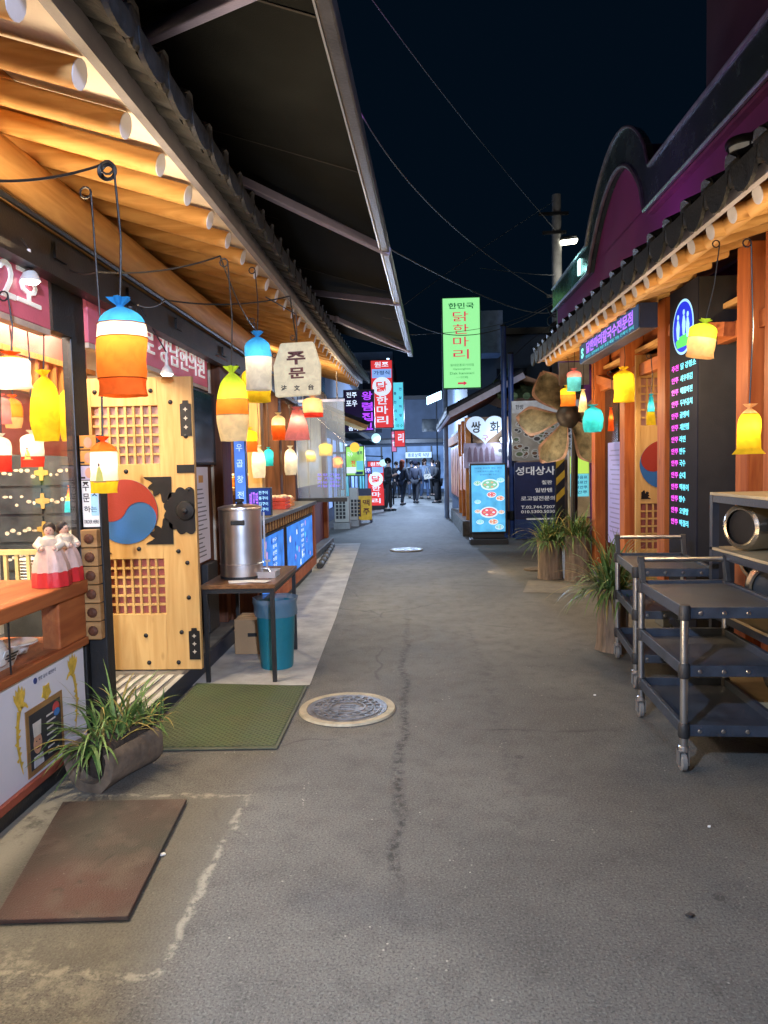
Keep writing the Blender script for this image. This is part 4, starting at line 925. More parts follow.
m = MB(); p = gnd(537, 570); m.lathe(p, [(.15, .003), (.16, .02), (.1, .025)], 20, ax=(1.2, 0, 0)); top('stepping_stone', m, barkh, 'flat dark slab on the ground by the left stump planter', 'stone')

# ------------------------------------------------------------------ awning over the left eave
aw = thing('retractable_awning', 'big black retractable awning with grey folding arms above the tiled eave', 'awning', (-1.2, 5, 3))
A0, A1 = Vector((-.315, .6, 3.0)), Vector((.0, 9.75, 3.0)); BX, BZ = -2.1, 3.72
n = 14; vs, fs = [], []
for i in range(n+1):
    t = i/n; f = A0.lerp(A1, t); bk = Vector((BX, f.y, BZ))
    for j in range(7):
        u = j/6; p = f.lerp(bk, u); p.z += -.05*math.sin(math.pi*u)*(1+.2*math.sin(i*1.9)); vs.append(p+Z*.05)
for i in range(n):
    for j in range(6): fs.append((i*7+j, i*7+j+1, (i+1)*7+j+1, (i+1)*7+j))
m = MB(); m.add(vs, fs); fab = part('fabric', m, M('black_canvas', (.010, .012, .014), .9, var=.3, scale=3, bump=.2, bscale=200, spec=.05), aw, smooth=True)
for i in range(1, n, 2):
    m = MB(); f = A0.lerp(A1, i/n); m.beam(f.lerp(Vector((BX, f.y, BZ)), .02)+Z*.042, f.lerp(Vector((BX, f.y, BZ)), .5)+Z*-.012, .012, .003)
    part('seam', m, M('grey_seam', (.012, .013, .016), .8), fab)
m = MB(); m.beam(A0+Z*.02, A1+Z*.02, .055, .085); part('front_bar', m, M('grey_bar', (.07, .075, .10), .35, .7), aw, bevel=.01)
m = MB(); m.beam(A0+Vector((-.034, 0, -.0)), A1+Vector((-.034, 0, -.0)), .008, .03); part('bar_groove', m, alu, aw)
m = MB(); m.beam((BX-.05, .6, BZ+.06), (BX-.05, 9.75, BZ+.06), .14, .14); part('roller_case', m, dkmetal, aw)
m = MB(); m.beam(A1+Vector((0, 0, .03)), Vector((BX, 9.75, BZ+.03)), .03, .04); part('end_rail', m, dkmetal, aw)
arm_m = M('grey_arm', (.24, .25, .44), .4, .1, var=.1)
for pts in (((-2.0, 2.35, 3.55), (-1.08, 3.0, 3.28), (-.3, 2.2, 2.99)), ((-2.0, 4.0, 3.5), (-1.1, 4.2, 3.24), (-.14, 5.05, 2.99)), ((-2.0, 6.2, 3.5), (-1.02, 7.1, 3.24), (-.1, 6.6, 2.99)), ((-2.0, 8.0, 3.5), (-.86, 8.35, 3.22), (-.02, 9.3, 2.99))):
    m = MB(); m.beam(pts[0], pts[1], .045, .055); m.beam(pts[1], pts[2], .045, .055); m.lathe(Vector(pts[1])-Z*.035, [(.032, 0), (.034, .01), (.034, .06), (.02, .07)], 14)
    part('folding_arm', m, arm_m, aw, bevel=.006)

# ------------------------------------------------------------------ lanterns
fab_cols = dict(orange=(.90, .17, .025), blue=(.06, .42, .85), white=(.92, .86, .70), cream=(.9, .74, .42), yellow=(.96, .66, .03), green=(.55, .74, .06), pink=(.85, .28, .26), red=(.75, .05, .03), cyan=(.06, .70, .80), peach=(.95, .60, .28), amber=(.92, .27, .035), teal=(.10, .5, .62))
def lantern(px, yt, yb, wpx, d, bands, label, shape='bag', tilt=0, cord=.5, k=.75, bulb=None, x_off=0, fig=False, hook=None, flat=.75):
    """bands from the top: (fraction of height, colour)"""
    pt, pb = at(px, yt, d), at(px, yb, d); w = wpx*d/F_PX; h = pt.z-pb.z; c = Vector((pb.x, d, pb.z))
    t = thing('pouch_lantern', label, 'lantern', c, 'cloth pouch lanterns')
    r2 = random.Random(int(px*7+yt)); seg, nr = 30, 26; hr = w/2
    def prof(z):           # z 0 bottom .. 1 neck
        if shape == 'bag':
            return (1.04-.05*math.sin(math.pi*min(z/.25, 1)))*(1 if z < .72 else max(.14, 1-((z-.72)/.28)**3*.86))
        if shape == 'puff':
            return .62+.38*math.sin(math.pi*min(1, (z+.12)/1.05))**.7 if z < .8 else max(.16, .82*(1-((z-.8)/.2)**1.6*.8))
        if shape == 'flare':
            return (1.25-.35*min(1, z/.12)) if z < .12 else (.9-.08*z if z < .7 else max(.15, .84*(1-((z-.7)/.3)**2*.82)))
        return max(.12, 1.0-.62*z**1.3)      # cone
    ph = r2.uniform(0, 6); mats, keys = [], []
    m = MB(); vs = []; top_z = .86
    for i in range(nr+1):
        z = i/nr
        for q in range(seg):
            an = 2*math.pi*q/seg; rr = hr*prof(z)
            wr = 1+.045*math.sin(an*3+ph+z*5)+.022*math.sin(an*7-ph+z*11)+.012*math.sin(an*13+ph*2+z*7)+.02*math.sin(z*17+ph+2*an)*(1-z)+(.10*max(0, z-.7)/.3*math.sin(an*9+ph))
            vs.append(c+Vector((math.cos(an)*rr*wr, math.sin(an)*rr*wr*flat, z*h*top_z+(.012*hr*10*.1*math.sin(an*4+ph) if i == 0 else 0))))
    o0 = 0; m.v = [tuple(v) for v in vs]
    for i in range(nr):
        zt = 1-(i+.5)/nr*top_z; acc = 0; ck = bands[-1][1]
        for fr, cc in bands:
            acc += fr
            if zt <= acc: ck = cc; break
        if ck not in keys: keys.append(ck); mats.append(FABRIC('cloth_'+ck, fab_cols[ck], k))
        for q in range(seg): m.f.append([i*seg+q, i*seg+(q+1) % seg, (i+1)*seg+(q+1) % seg, (i+1)*seg+q]); m.m.append(keys.index(ck))
    s_ = part('shade', m, mats, t, smooth=True)
    acc = 0; m = MB()
    for fr, cc in bands[:-1]:
        acc += fr; zr = max(0, min(nr, round((1-acc)/top_z*nr))) if acc > 1-top_z else nr
        ring = [Vector(vs[zr*seg+q]) for q in range(seg)]; cen = sum(ring, Vector())/seg
        m.tube([cen+(v-cen)*1.012 for v in ring+ring[:2]], max(.0016, hr*.022), 5)
    if m.v: part('seam', m, FABRIC('cloth_seam_'+bands[-1][1], tuple(c_*.55 for c_ in fab_cols[bands[-1][1]]), k*.5), s_, smooth=True)
    m = MB(); nk = c+Z*h*top_z
    m.lathe(nk, [(hr*.16, -.01*h), (hr*.15, .012*h), (hr*.30, .05*h), (hr*.42, .085*h), (hr*.30, .075*h), (hr*.12, .04*h)], 24, fn=lambda a, i: 1+(.28*math.sin(a*5+ph)+.12*math.sin(a*9) if i > 1 else 0)); part('knot', m, FABRIC('cloth_'+bands[0][1], fab_cols[bands[0][1]], k), t, smooth=True)
    hk = Vector(hook) if hook else nk+Vector((0, 0, cord))
    mid = (nk+hk)/2+Vector((.012, 0, 0)); m = MB(); m.tube([nk+Z*.05*h, nk.lerp(hk, .3)+X*.008, mid, hk], .0035, 6)
    lp_ = [hk+Vector((.02*math.cos(a)-.02, 0, .02*math.sin(a))) for a in [q*math.pi/5 for q in range(11)]]; m.tube(lp_, .004, 5)
    part('cord', m, black, t)
    if fig:
        m = MB(); fy = c.y-hr*flat*1.06
        m.mat(0).flat([(-.30*hr, -.05*h), (.28*hr, -.05*h), (.2*hr, .1*h), (.05*hr, .2*h), (-.12*hr, .19*h), (-.25*hr, .06*h)], (c.x, fy, c.z+h*.24), X, Z, .002)
        m.mat(1).disc((c.x-.03*hr, fy, c.z+h*.47), X, Z, .09*hr, .03*h, .002, 12); m.mat(2).flat([(-.5*hr, -.06*h), (.5*hr, -.06*h), (.45*hr, -.04*h), (-.45*hr, -.04*h)], (c.x, fy, c.z+h*.24), X, Z, .002)
        part('printed_figure', m, [M('fig_green', (.45, .42, .1), .6, em=.5), M('fig_hair', (.2, .12, .1), .6), M('fig_brown', (.4, .2, .08), .6, em=.3)], t)
    m = MB(); bp = c+Z*h*.64; m.ball(bp, min(.022, hr*.22), 10, 8); part('bulb', m, EM('bulb_glow', (1, .82, .5), 6), t)
    light('lantern_light', 'POINT', bp-Z*.03, (bulb if bulb is not None else 1.0*(w/.15)**1.6)*.62, (1, .84, .6), .012, parent=t)
    t.rotation_euler = (0, tilt, 0)
    return t
lantern(124, 292, 396, 47, 2.2, ((.30, 'blue'), (.13, 'white'), (.40, 'amber'), (.17, 'orange')), 'large lantern of blue, white and orange bands, nearest of all', cord=.42, bulb=1.3)
lantern(105, 433, 493, 26, 2.6, ((.30, 'orange'), (.50, 'white'), (.20, 'yellow')), 'small white lantern with a painted figure in front of the pine door', cord=.9, fig=True, k=.8)
lantern(47, 366, 441, 29, 3.4, ((1, 'yellow'),), 'plump plain yellow lantern behind the glass, left of its yellow twin', 'puff', cord=.45, k=.9)
lantern(72, 378, 441, 24, 3.9, ((1, 'yellow'),), 'plain yellow lantern half hidden by the black post', 'puff', cord=.35, k=.9)
lantern(14, 393, 428, 19, 3.5, ((.7, 'amber'), (.3, 'peach')), 'little amber lantern low behind the glass', 'puff', cord=.5, k=.6)
lantern(33, 428, 467, 22, 3.7, ((.75, 'white'), (.25, 'red')), 'small white lantern with red foot and figure behind the glass', cord=.8, fig=True, k=.6)
lantern(13, 350, 388, 36, 3.0, ((.25, 'orange'), (.75, 'white')), 'squat white lantern with orange top under the 2호 sign', cord=.25, k=.7)
lantern(73, 484, 512, 17, 4.1, ((.5, 'amber'), (.1, 'yellow'), (.4, 'cyan')), 'small cone lantern of amber and cyan behind the glass', 'cone', cord=1.0, k=.5)
lantern(1, 392, 424, 20, 3.3, ((1, 'pink'),), 'pink lantern at the very edge behind the glass', cord=.35, k=.7)
lantern(3, 431, 472, 18, 3.2, ((.6, 'white'), (.4, 'red')), 'white lantern with broad red foot at the very edge behind the glass', cord=.7, k=.7)
lantern(326, 441, 456, 13, 11.3, ((1, 'yellow'),), 'small yellow lantern added behind the frosted partition for a reflected glow', cord=.8, bulb=6)  # this and the next two: added for glows reflected in the sheet
lantern(338, 455, 468, 9, 11.6, ((1, 'amber'),), 'tiny amber lantern added behind the right side of the frosted partition', cord=.9, bulb=5)
lantern(311, 448, 462, 9, 11.9, ((.5, 'cream'), (.5, 'yellow')), 'tiny cream and yellow lantern added behind the left side of the frosted partition', cord=.8, bulb=4)
lantern(234, 362, 441, 32, 3.6, ((.47, 'green'), (.20, 'amber'), (.33, 'cream')), 'plump lantern banded green, orange and cream beside the screen', 'puff', cord=.55)
lantern(259, 328, 390, 25, 4.6, ((.48, 'blue'), (.52, 'white')), 'lantern blue above and white below, left of the 주문 cloth', cord=.42)
lantern(257, 362, 402, 27, 5.4, ((1, 'yellow'),), 'broad yellow lantern hanging behind the blue and white one', cord=.35)
lantern(298, 405, 440, 25, 6.0, ((1, 'pink'),), 'pink cone lantern below the 주문 cloth', 'cone', cord=.6)
lantern(279, 411, 440, 13, 6.6, ((.5, 'cream'), (.5, 'orange')), 'slim lantern half cream half orange beside the pink one', cord=.55)
lantern(313, 394, 417, 19, 6.8, ((.85, 'peach'), (.15, 'red')), 'pale lantern with a red rim close under the 주문 cloth', 'bag', cord=.45)
lantern(259, 443, 478, 14, 7.6, ((1, 'white'),), 'slim white lantern inside the second shop near the blue banner', 'puff', cord=.6, k=1.0)
lantern(291, 444, 475, 13, 9.3, ((1, 'white'),), 'white lantern at the far pillar of the second shop', 'puff', cord=.6, k=1.0)
lantern(249, 426, 452, 17, 7.3, ((.6, 'yellow'), (.4, 'orange')), 'lantern of yellow over orange inside the second shop', cord=.5)
lantern(269, 446, 466, 9, 8.3, ((1, 'cyan'),), 'tiny cyan lantern inside the second shop', cord=.6)
lantern(699, 317, 357, 25, 4.25, ((.55, 'green'), (.45, 'peach')), 'tilted lantern of green over peach in front of the dark menu pillar', tilt=R(10), cord=.45)
lantern(749, 401, 454, 25, 3.6, ((.25, 'peach'), (.75, 'yellow')), 'yellow flared lantern hanging by the right red post', 'flare', cord=.8, bulb=1.2)
lantern(593, 403, 432, 20, 8.3, ((1, 'cyan'),), 'plain cyan lantern in front of the first red post', 'puff', cord=.6)
lantern(624, 365, 402, 19, 7.2, ((1, 'yellow'),), 'plain deep yellow lantern on the second red post', 'bag', cord=.25, k=.95)
lantern(574, 367, 391, 13, 8.8, ((.45, 'pink'), (.55, 'teal')), 'lantern of pink over pale blue in front of the propeller', cord=.3, k=.5)
lantern(568, 384, 406, 14, 9.25, ((.5, 'yellow'), (.5, 'amber')), 'lantern yellow over amber just below the pink and blue one', cord=.4, k=.6)
lantern(583, 388, 412, 9, 8.9, ((1, 'cream'),), 'slim cream cone lantern left of the first red post', 'cone', cord=.4)
lantern(651, 392, 425, 9, 6.35, ((.6, 'cyan'), (.4, 'yellow')), 'slim lantern of cyan over yellow at the third red post', 'cone', cord=.35)
lantern(611, 406, 431, 6, 8.0, ((1, 'orange'),), 'slim orange lantern between the first two red posts', 'cone', cord=.4)
# 주문 cloth
cs = thing('order_cloth', 'cream cloth sign with 주문 in large brush letters', 'sign', at(297, 397, 4.7))
y_ = 4.7
pts = [at(px, py, y_) for px, py in ((275, 397), (320, 394), (320, 364), (313, 341), (280, 343), (273, 366))]
m = MB(); m.prism([(p.x, y_, p.z) for p in pts], (0, .07, 0)); part('cloth', m, FABRIC('cloth_order', (.84, .78, .60), 1.5), cs, bevel=.012)
m = MB()
def tx(body, px, py, w, h): m.text(body, at(px, py, y_-.003), X+Z*.03, Z-X*.03, w, h, .003, .03)
m.mat(0); tx('주', 296, 358, .125, .085); tx('문', 297, 373, .11, .07)
m.mat(1); tx('注', 284, 388, .038, .036); tx('文', 297, 388, .038, .036); tx('台', 311, 387, .038, .036)
part('lettering', m, [M('maroon_ink', (.10, .02, .02), .6, bump=0), ink], cs)
m = MB(); p = at(297, 342, y_+.03); m.tube([p, p+Z*.18, p+Vector((-.2, 0, .3))], .004, 5); part('cord', m, black, cs)
# power cables
def cable(name, pts, r, label, mat=None, sag=0):
    P = [Vector(p) for p in pts]; out = []
    for a_, b2 in zip(P, P[1:]):
        nn = 14
        for i in range(nn): t = i/nn; q = a_.lerp(b2, t); q.z -= sag*4*t*(1-t)*(b2-a_).length; out.append(q)
    out.append(P[-1]); m = MB(); m.tube(out, r, 5)
    return top(name, m, mat or black, label, 'cable', smooth=True)
hk = [at(0, 180, 2.2), at(107, 165, 2.3), at(220, 258, 3.5), at(255, 330, 4.5)]
cable('lantern_cable', [at(-5, 181, 2.2), at(107, 163, 2.3)], .0045, 'thin black cable from the left edge to the nearest lantern', sag=.05)
cable('lantern_cable', [at(70, 270, 3.4), at(97, 272, 3.2), at(220, 256, 3.6), at(256, 330, 4.6)], .0045, 'black cable looping under the rafters to the green lantern', sag=.05)
cable('lantern_cable', [at(138, 305, 3.3), at(165, 300, 3.8), at(290, 296, 4.5), at(297, 342, 4.7)], .0045, 'black cable running on to the 주문 cloth', sag=.04)
m = MB(); c = at(107, 171, 2.25)
for k in range(3): m.tube([c+Vector(((.028-.004*k)*math.cos(a_), .004*k, (.028-.004*k)*math.sin(a_))) for a_ in [q*math.pi/10 for q in range(21)]], .004, 6)
top('cable_coil', m, black, 'coil of black cable above the nearest lantern', 'cable coil', smooth=True)

# ------------------------------------------------------------------ right-hand building with tiled eave
XR, ZR = 1.75, 2.82
shopR = thing('tiled_restaurant', 'timber restaurant front with red posts and black tiled eave', 'restaurant', (2.6, 6, 0))
m = MB(); m.box(3.6, 3.75, -1, 9.35, 0, 3.3); part('back_wall', m, M('dark_inner_wall', (.12, .06, .03), .8), shopR)
m = MB(); m.box(2.36, 3.6, 9.2, 9.35, 0, 3.0); part('end_wall', m, redwood_z, shopR)
m = MB(); m.box(2.34, 3.6, -1, 9.2, 2.62, 2.66); part('ceiling', m, pine_y, shopR)
m = MB(); m.box(2.3, 3.6, -1, 9.2, 0, .11); part('floor', m, M('dark_floor', (.06, .055, .05), .6), shopR)
for (y0, w_, d_) in ((8.85, .18, .17), (7.62, .20, .18), (6.42, .20, .20), (4.86, .17, .18), (4.52, .12, .14), (2.4, .17, .18)):
    x0 = 2.25-w_*.08; m = MB(); m.box(x0, x0+w_, y0, y0+d_, .2, 2.93); ps = part('red_post', m, redwood_z, shopR, bevel=.008)
    m = MB(); m.box(x0-.012, x0+w_+.012, y0-.012, y0+d_+.012, 0, .2); part('post_base', m, M('grey_stone_base', (.16, .17, .18), .7), ps, bevel=.006)
m = MB(); m.box(2.44, 2.56, -1, 9.3, 2.62, 2.86); part('eave_beam', m, redwood_y, shopR, bevel=.006)
m = MB(); m.tube([(1.845, -1, 2.842), (1.845, 9.7, 2.842)], .047, 16); part('eave_log', m, pine_y, shopR, smooth=True)
m = MB(); m.box(2.30, 2.38, 4.7, 9.0, 2.36, 2.48); part('lintel', m, redwood_y, shopR, bevel=.005)
m = MB(); m.beam((2.26, 5.2, 2.42), (2.26, 6.3, 2.62), .08, .1); part('brace', m, redwood_y, shopR)
m = MB(); m.beam((2.28, 7.8, 2.3), (2.28, 8.8, 2.5), .08, .1); part('brace', m, redwood_y, shopR)
for y0, y1 in ((8.3, 8.85), (2.6, 4.5)):
    m = MB(); m.box(2.36, 2.40, y0, y1, .12, 2.36); part('dark_panel', m, M('dark_glass_panel', (.02, .022, .026), .15, bump=0), shopR)
ylist = []
y = 1.74
for k in range(28):
    m = MB(); m.mat(0).tube([(XR, y, ZR), (2.2, y, ZR+.45*.28), (2.02, y, ZR+.27*.28)], .050, 14); q1 = Vector((-1, 0, -.28)).normalized(); e0 = Vector((XR, y, ZR)); m.mat(1).tube([e0+q1*.0006, e0+q1*.004], .0495, 14)
    part('rafter', m, [pine_x, endw], shopR, smooth=True); y += .283
m = MB(); m.add([(XR-.04, -1, ZR+.055), (XR-.04, 9.75, ZR+.055), (2.7, 9.75, ZR+.055+.99*.28), (2.7, -1, ZR+.055+.99*.28)], [(0, 1, 2, 3)]); part('soffit', m, WOOD('dark_red_boards', (.05, .016, .008), (.10, .032, .015), 'y'), shopR)
m = MB(); m.box(XR-.055, XR-.02, -1, 9.75, ZR+.025, ZR+.09); part('fascia', m, M('lilac_fascia', (.36, .35, .43), .6), shopR)
part('roof', tiles(-.8, 9.75, .30, XR-.05, 2.75, lambda yy: ZR-.01, .5, -1, .075, .07, .13), M('black_roof_tile', (.016, .018, .022), .5, 0, spec=.25, var=.5, scale=16, bump=.5), shopR, smooth=True)
m = MB(); m.mat(0).box(XR-.02, 2.5, 9.75, 9.80, ZR+.05, ZR+.22); m.mat(1).box(XR+.25, 2.4, 9.79, 9.83, 2.55, 2.85); part('gable_board', m, [pine_x, M('zinc_sheet', (.3, .32, .36), .4, .4)], shopR)
# notice between posts, wooden door, lit menu pillar
m = MB(); m.box(2.30, 2.325, 7.98, 8.5, .55, 1.72); nb = top('lit_notice', m, EM('notice_lilac', (.34, .32, .68), .36, .12, 4), 'pale lilac notice board between the first and second red posts', 'notice')
m = MB()
for k in range(18): m.box(2.297, 2.2995, 8.04, 8.44-rnd.uniform(0, .15), 1.62-k*.055, 1.635-k*.055)
part('print', m, M('violet_print', (.18, .16, .4), .5), nb)
big_door('lattice_door', 'pine door leaf with lattice and iron fittings between the red posts on the restaurant side', 2.27, 7.35, .12, .82, 2.45)
pl = thing('menu_pillar', 'tall dark pillar with glowing menu lines and a round blue emblem', 'menu pillar', (2.4, 5.75, 0))
m = MB(); m.box(2.165, 2.9, 5.50, 6.08, .115, 2.87); part('casing', m, M('charcoal_panel', (.028, .028, .031), .7, var=.15, spec=.2), pl, bevel=.004)
m = MB(); m.box(2.155, 2.164, 5.50, 6.08, .115, 2.87); face = part('dark_face', m, M('navy_black_face', (.018, .02, .035), .75, spec=.1), pl)
xf = 2.1545; ZO, ZA, ZB = at(683, 327, 5.79).z, at(680, 366, 5.79).z, at(680, 523, 5.79).z
m = MB(); m.mat(0).disc((xf, 5.79, ZO), -Y, Z, .215, .215, .002, 40); m.mat(1).disc((xf-.002, 5.79, ZO), -Y, Z, .197, .195, .002, 40)
m.mat(2).flat([(-.11, -.155), (.11, -.155), (.15, -.10), (.08, -.06), (-.06, -.07), (-.14, -.10)], (xf-.004, 5.79, ZO), -Y, Z, .002)
m.mat(0)
for x_, z_ in ((-.09, .03), (.03, .05), (.11, .02)):
    m.disc((xf-.005, 5.79-x_, ZO+z_+.06), -Y, Z, .02, .022, .002, 12); m.flat([(-.02, -.11), (.02, -.12), (.035, -.02), (.012, .035), (-.015, .035), (-.035, -.03)], (xf-.005, 5.79-x_, ZO+z_), -Y, Z, .002)
part('emblem', m, [EM('emblem_white', (.35, .7, 1), 1.0), EM('emblem_deep_blue', (.01, .03, .7), 1.0), EM('emblem_green', (.10, .75, .15), .9)], pl)
rows = ['닭 강정소', '새우튀김', '해물파전', '두부김치', '골뱅이', '계란찜', '라면', '만두', '국수', '순대', '떡볶이', '탕수', '오뎅탕', '막걸리']
m = MB()
for k, t_ in enumerate(rows):
    zc = ZA+(ZB-ZA)*k/13
    m.mat(0).text('안주' if k else '추천', (xf, 5.955, zc), -Y, Z, .15, .05, .002, .02); m.mat(1).text(t_, (xf, 5.84-.036*len(t_)+.02, zc), -Y, Z, .062*len(t_), .052, .002, .02)
part('lettering', m, [EM('magenta_letters', (.75, .06, .75), 1.3), EM('cyan_letters', (.15, .75, .95), 1.2)], pl)
# long lit sign under the eave
lsn = thing('restaurant_sign', 'long navy sign with purple glowing lettering under the tiled eave', 'sign', (1.98, 7.2, 2.6))
m = MB(); m.box(1.93, 2.08, 6.15, 8.32, 2.62, 2.83); part('case', m, M('navy_case', 0), lsn, bevel=.004)
m = MB(); m.box(1.926, 1.9295, 6.18, 8.29, 2.63, 2.825); part('lit_face', m, EM('sign_navy', (.02, .07, .16), .8), lsn)
m = MB(); m.mat(0).text('닭한마리칼국수전문점', (1.9255, 7.15, 2.745), -Y, Z, 1.65, .12, .002, .02); m.mat(1).text('S', (1.9255, 8.16, 2.72), -Y, Z, .11, .11, .002, .04)
m.mat(2).text('맛있는 닭한마리 전문 포장 배달 가능 단체석 완비', (1.9255, 7.15, 2.655), -Y, Z, 1.7, .032, .002, 0)
part('lettering', m, [EM('purple_letters', (.36, .16, .95), 1.4), EM('mint_letters', (.2, .9, .75), 1.4), EM('teal_letters', (.08, .5, .65), 1)], lsn)

# building with wavy parapet behind
BXX = 2.9
wb = thing('wavy_building', 'magenta lit building with dark wave-shaped parapet rising behind the tiled eave', 'building', (4, 8, 0))
mag = M('magenta_render', (.15, .018, .13), .8, var=.1, scale=2)
outl_top, outl_bot = [], []
def wave(z0, y0, y1, pk, n=20):
    out = []
    for k in range(n+1):
        t = k/n; yy = y0+(y1-y0)*t; u = t**.85
        out.append((yy, z0+(pk-z0)*math.sin(math.pi*u)**.8))
    return out
topl = [(-4, 5.03)]+wave(5.03, 8.9, 12.0, 5.98)+[(14.8, 5.0)]
botl = [(-4, 4.56)]+wave(4.56, 9.05, 11.85, 5.52)+[(14.8, 4.58)]
m = MB(); vs = [(BXX, a_, b2) for a_, b2 in topl]+[(BXX, a_, b2) for a_, b2 in botl]; nn = len(topl)
vs += [(BXX+.09, a_, b2) for a_, b2 in topl]+[(BXX+.09, a_, b2) for a_, b2 in botl]
fs = []
for i in range(nn-1):
    fs += [(i, i+1, nn+i+1, nn+i), (2*nn+i, 3*nn+i, 3*nn+i+1, 2*nn+i+1), (i, 2*nn+i, 2*nn+i+1, i+1), (nn+i, nn+i+1, 3*nn+i+1, 3*nn+i)]
fs += [(0, nn, 3*nn, 2*nn), (nn-1, 2*nn-1, 4*nn-1, 3*nn-1)][:2]
m.add(vs, fs); part('parapet', m, M('dark_teal_cladding', (.05, .085, .095), .25, .4, var=.3, scale=3, bump=0), wb)
m = MB(); m.tube([(BXX-.01, a_, b2+.01) for a_, b2 in topl], .022, 6); m.tube([(BXX-.01, a_, b2) for a_, b2 in botl], .03, 6); part('parapet_trim', m, M('steel_trim', (.35, .36, .40), .35, .8), wb, smooth=True)
m = MB(); m.box(2.995, 3.9, -4, 14.8, 3.3, 4.69); part('wall', m, mag, wb)
m = MB(); m.prism([(2.995, a_, b2-.02) for a_, b2 in wave(4.7, 8.95, 11.95, 5.8)], (.5, 0, 0)); part('arch_panel', m, mag, wb)
m = MB(); m.box(3.5, 3.9, -4, 14.8, 0, 3.299); part('lower_wall', m, mag, wb)
m = MB(); m.box(BXX+.02, 2.994, -4, 9.0, 4.50, 4.54); part('ledge', m, M('plum_ledge', (.16, .03, .11), .7), wb)
m = MB(); m.box(4.15, 7.5, -4, 10.35, 0, 14); part('tower_wall', m, M('plum_render', (.10, .055, .075), .8, var=.2, scale=1), wb)
m = MB(); m.box(3.0, 3.8, 14.81, 14.9, 4.2, 5.0); part('end_panel', m, M('teal_panel', (.06, .12, .12), .4), wb)
light('parapet_neon_light', 'POINT', (2.6, 12.9, 4.9), 4, (.4, 1, .9), .05)
m = MB(); m.box(2.87, 2.895, 12.35, 12.5, 4.68, 4.93); part('neon_tube', m, EM('neon_white', (.5, 1, .95), 2.5), wb)
bl = thing('bulkhead_lamp', 'round caged bulkhead lamp, unlit, above the tiled eave', 'lamp', at(737, 155, 6.3))
p = bl.location.copy(); p.x = 2.72; p = at(737, 155, 6.1)
bl.location = p
m = MB(); m.lathe(p+Vector((.05, 0, .06)), [(.13, 0), (.14, .03), (.13, .06), (.0, .07)], 24); part('housing', m, dkmetal, bl, smooth=True)
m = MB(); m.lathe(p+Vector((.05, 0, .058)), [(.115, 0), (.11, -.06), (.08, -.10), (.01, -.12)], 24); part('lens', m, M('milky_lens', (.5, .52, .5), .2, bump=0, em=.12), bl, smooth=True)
m = MB()
for an in (0, math.pi/2):
    m.tube([p+Vector((.05, 0, .058))+Vector((math.cos(an)*.125*math.cos(q), math.sin(an)*.125*math.cos(q), -.13*math.sin(q))) for q in [k*math.pi/12 for k in range(13)]], .007, 6)
m.tube([p+Vector((.05+.125*math.cos(q), .125*math.sin(q), .0)) for q in [k*math.pi/12 for k in range(25)]], .007, 6)
part('cage', m, dkmetal, bl, smooth=True)
m = MB(); m.tube([p+Vector((.05, 0, .12)), p+Vector((.35, 0, .3)), p+Vector((.75, 0, .3))], .02, 6); part('bracket', m, dkmetal, bl)

# ------------------------------------------------------------------ propeller
pc = Vector((2.16, 9.95, 2.14)); pn = Vector((-.42, -1, .05)).normalized(); pr_ = Vector((1, -.42, 0)).normalized(); pu = pn.cross(pr_).normalized()
pp = thing('ship_propeller', 'large weathered bronze ship propeller mounted beside the first red post', 'propeller', (pc.x, pc.y, 0))
brz = M('weathered_bronze', (.20, .18, .12), .6, .15, var=.7, scale=7, bump=.6, bscale=30)
m = MB(); m.lathe(pc, [(.10, -.16), (.15, -.12), (.17, 0), (.15, .12), (.10, .18), (.02, .20)], 24, pr_, pu, pn); part('hub', m, M('dark_bronze', (.06, .055, .06), .5, .5), pp, smooth=True)
brz2 = M('pink_bronze_edge', (.36, .23, .19), .6, .1, var=.4, scale=12, bump=.3)
for deg in (124, 183, 243, 302, 2):
    an = R(deg); out = pr_*math.cos(an)+pu*math.sin(an); tan = pr_*-math.sin(an)+pu*math.cos(an)
    nu, nv = 14, 10; G = [[], []]
    for side in (0, 1):
        for i in range(nu+1):
            t = i/nu; rad = .12+.62*t
            half = .055+.185*math.sin(math.pi*min(1, .08+t*.62))**1.6
            if t > .66: half *= max(.10, 1-((t-.66)/.34)**1.5*.9)
            tw = R(36-18*t)
            for j in range(nv+1):
                u = j/nv*2-1; skew = .045*math.sin(math.pi*t)-.05*t*t
                q = pc+out*rad+(tan*math.cos(tw)+pn*math.sin(tw)*.8)*(u*half+skew)+pn*((.05*u*u-.02)*t+(.024 if side else -.012)*(1-u*u*.9)*(1.15-t))
                G[side].append(q)
    m = MB(); st_ = (nu+1)*(nv+1); vs = G[0]+G[1]; fs, edge = [], []
    for side in (0, 1):
        for i in range(nu):
            for j in range(nv):
                o_ = side*st_+i*(nv+1)+j; f = (o_, o_+1, o_+nv+2, o_+nv+1)
                (edge if j in (0, nv-1) or i >= nu-1 else fs).append(f)
    for i in range(nu):
        for j in (0, nv): o_ = i*(nv+1)+j; edge.append((o_, o_+nv+1, st_+o_+nv+1, st_+o_))
    for j in range(nv): o_ = nu*(nv+1)+j; edge.append((o_, o_+1, st_+o_+1, st_+o_))
    k0 = len(m.v); m.v += [tuple(v) for v in vs]; m.f += [list(f) for f in fs+edge]; m.m += [0]*len(fs)+[1]*len(edge)
    part('blade', m, [brz, brz2], pp, smooth=True)
m = MB(); m.tube([pc-pn*.1, pc-pn*.45], .06, 12); m.tube([pc-pn*.45, Vector((pc.x+.15, pc.y+.42, .0))], .05, 10); part('stand_pole', m, dkmetal, pp)

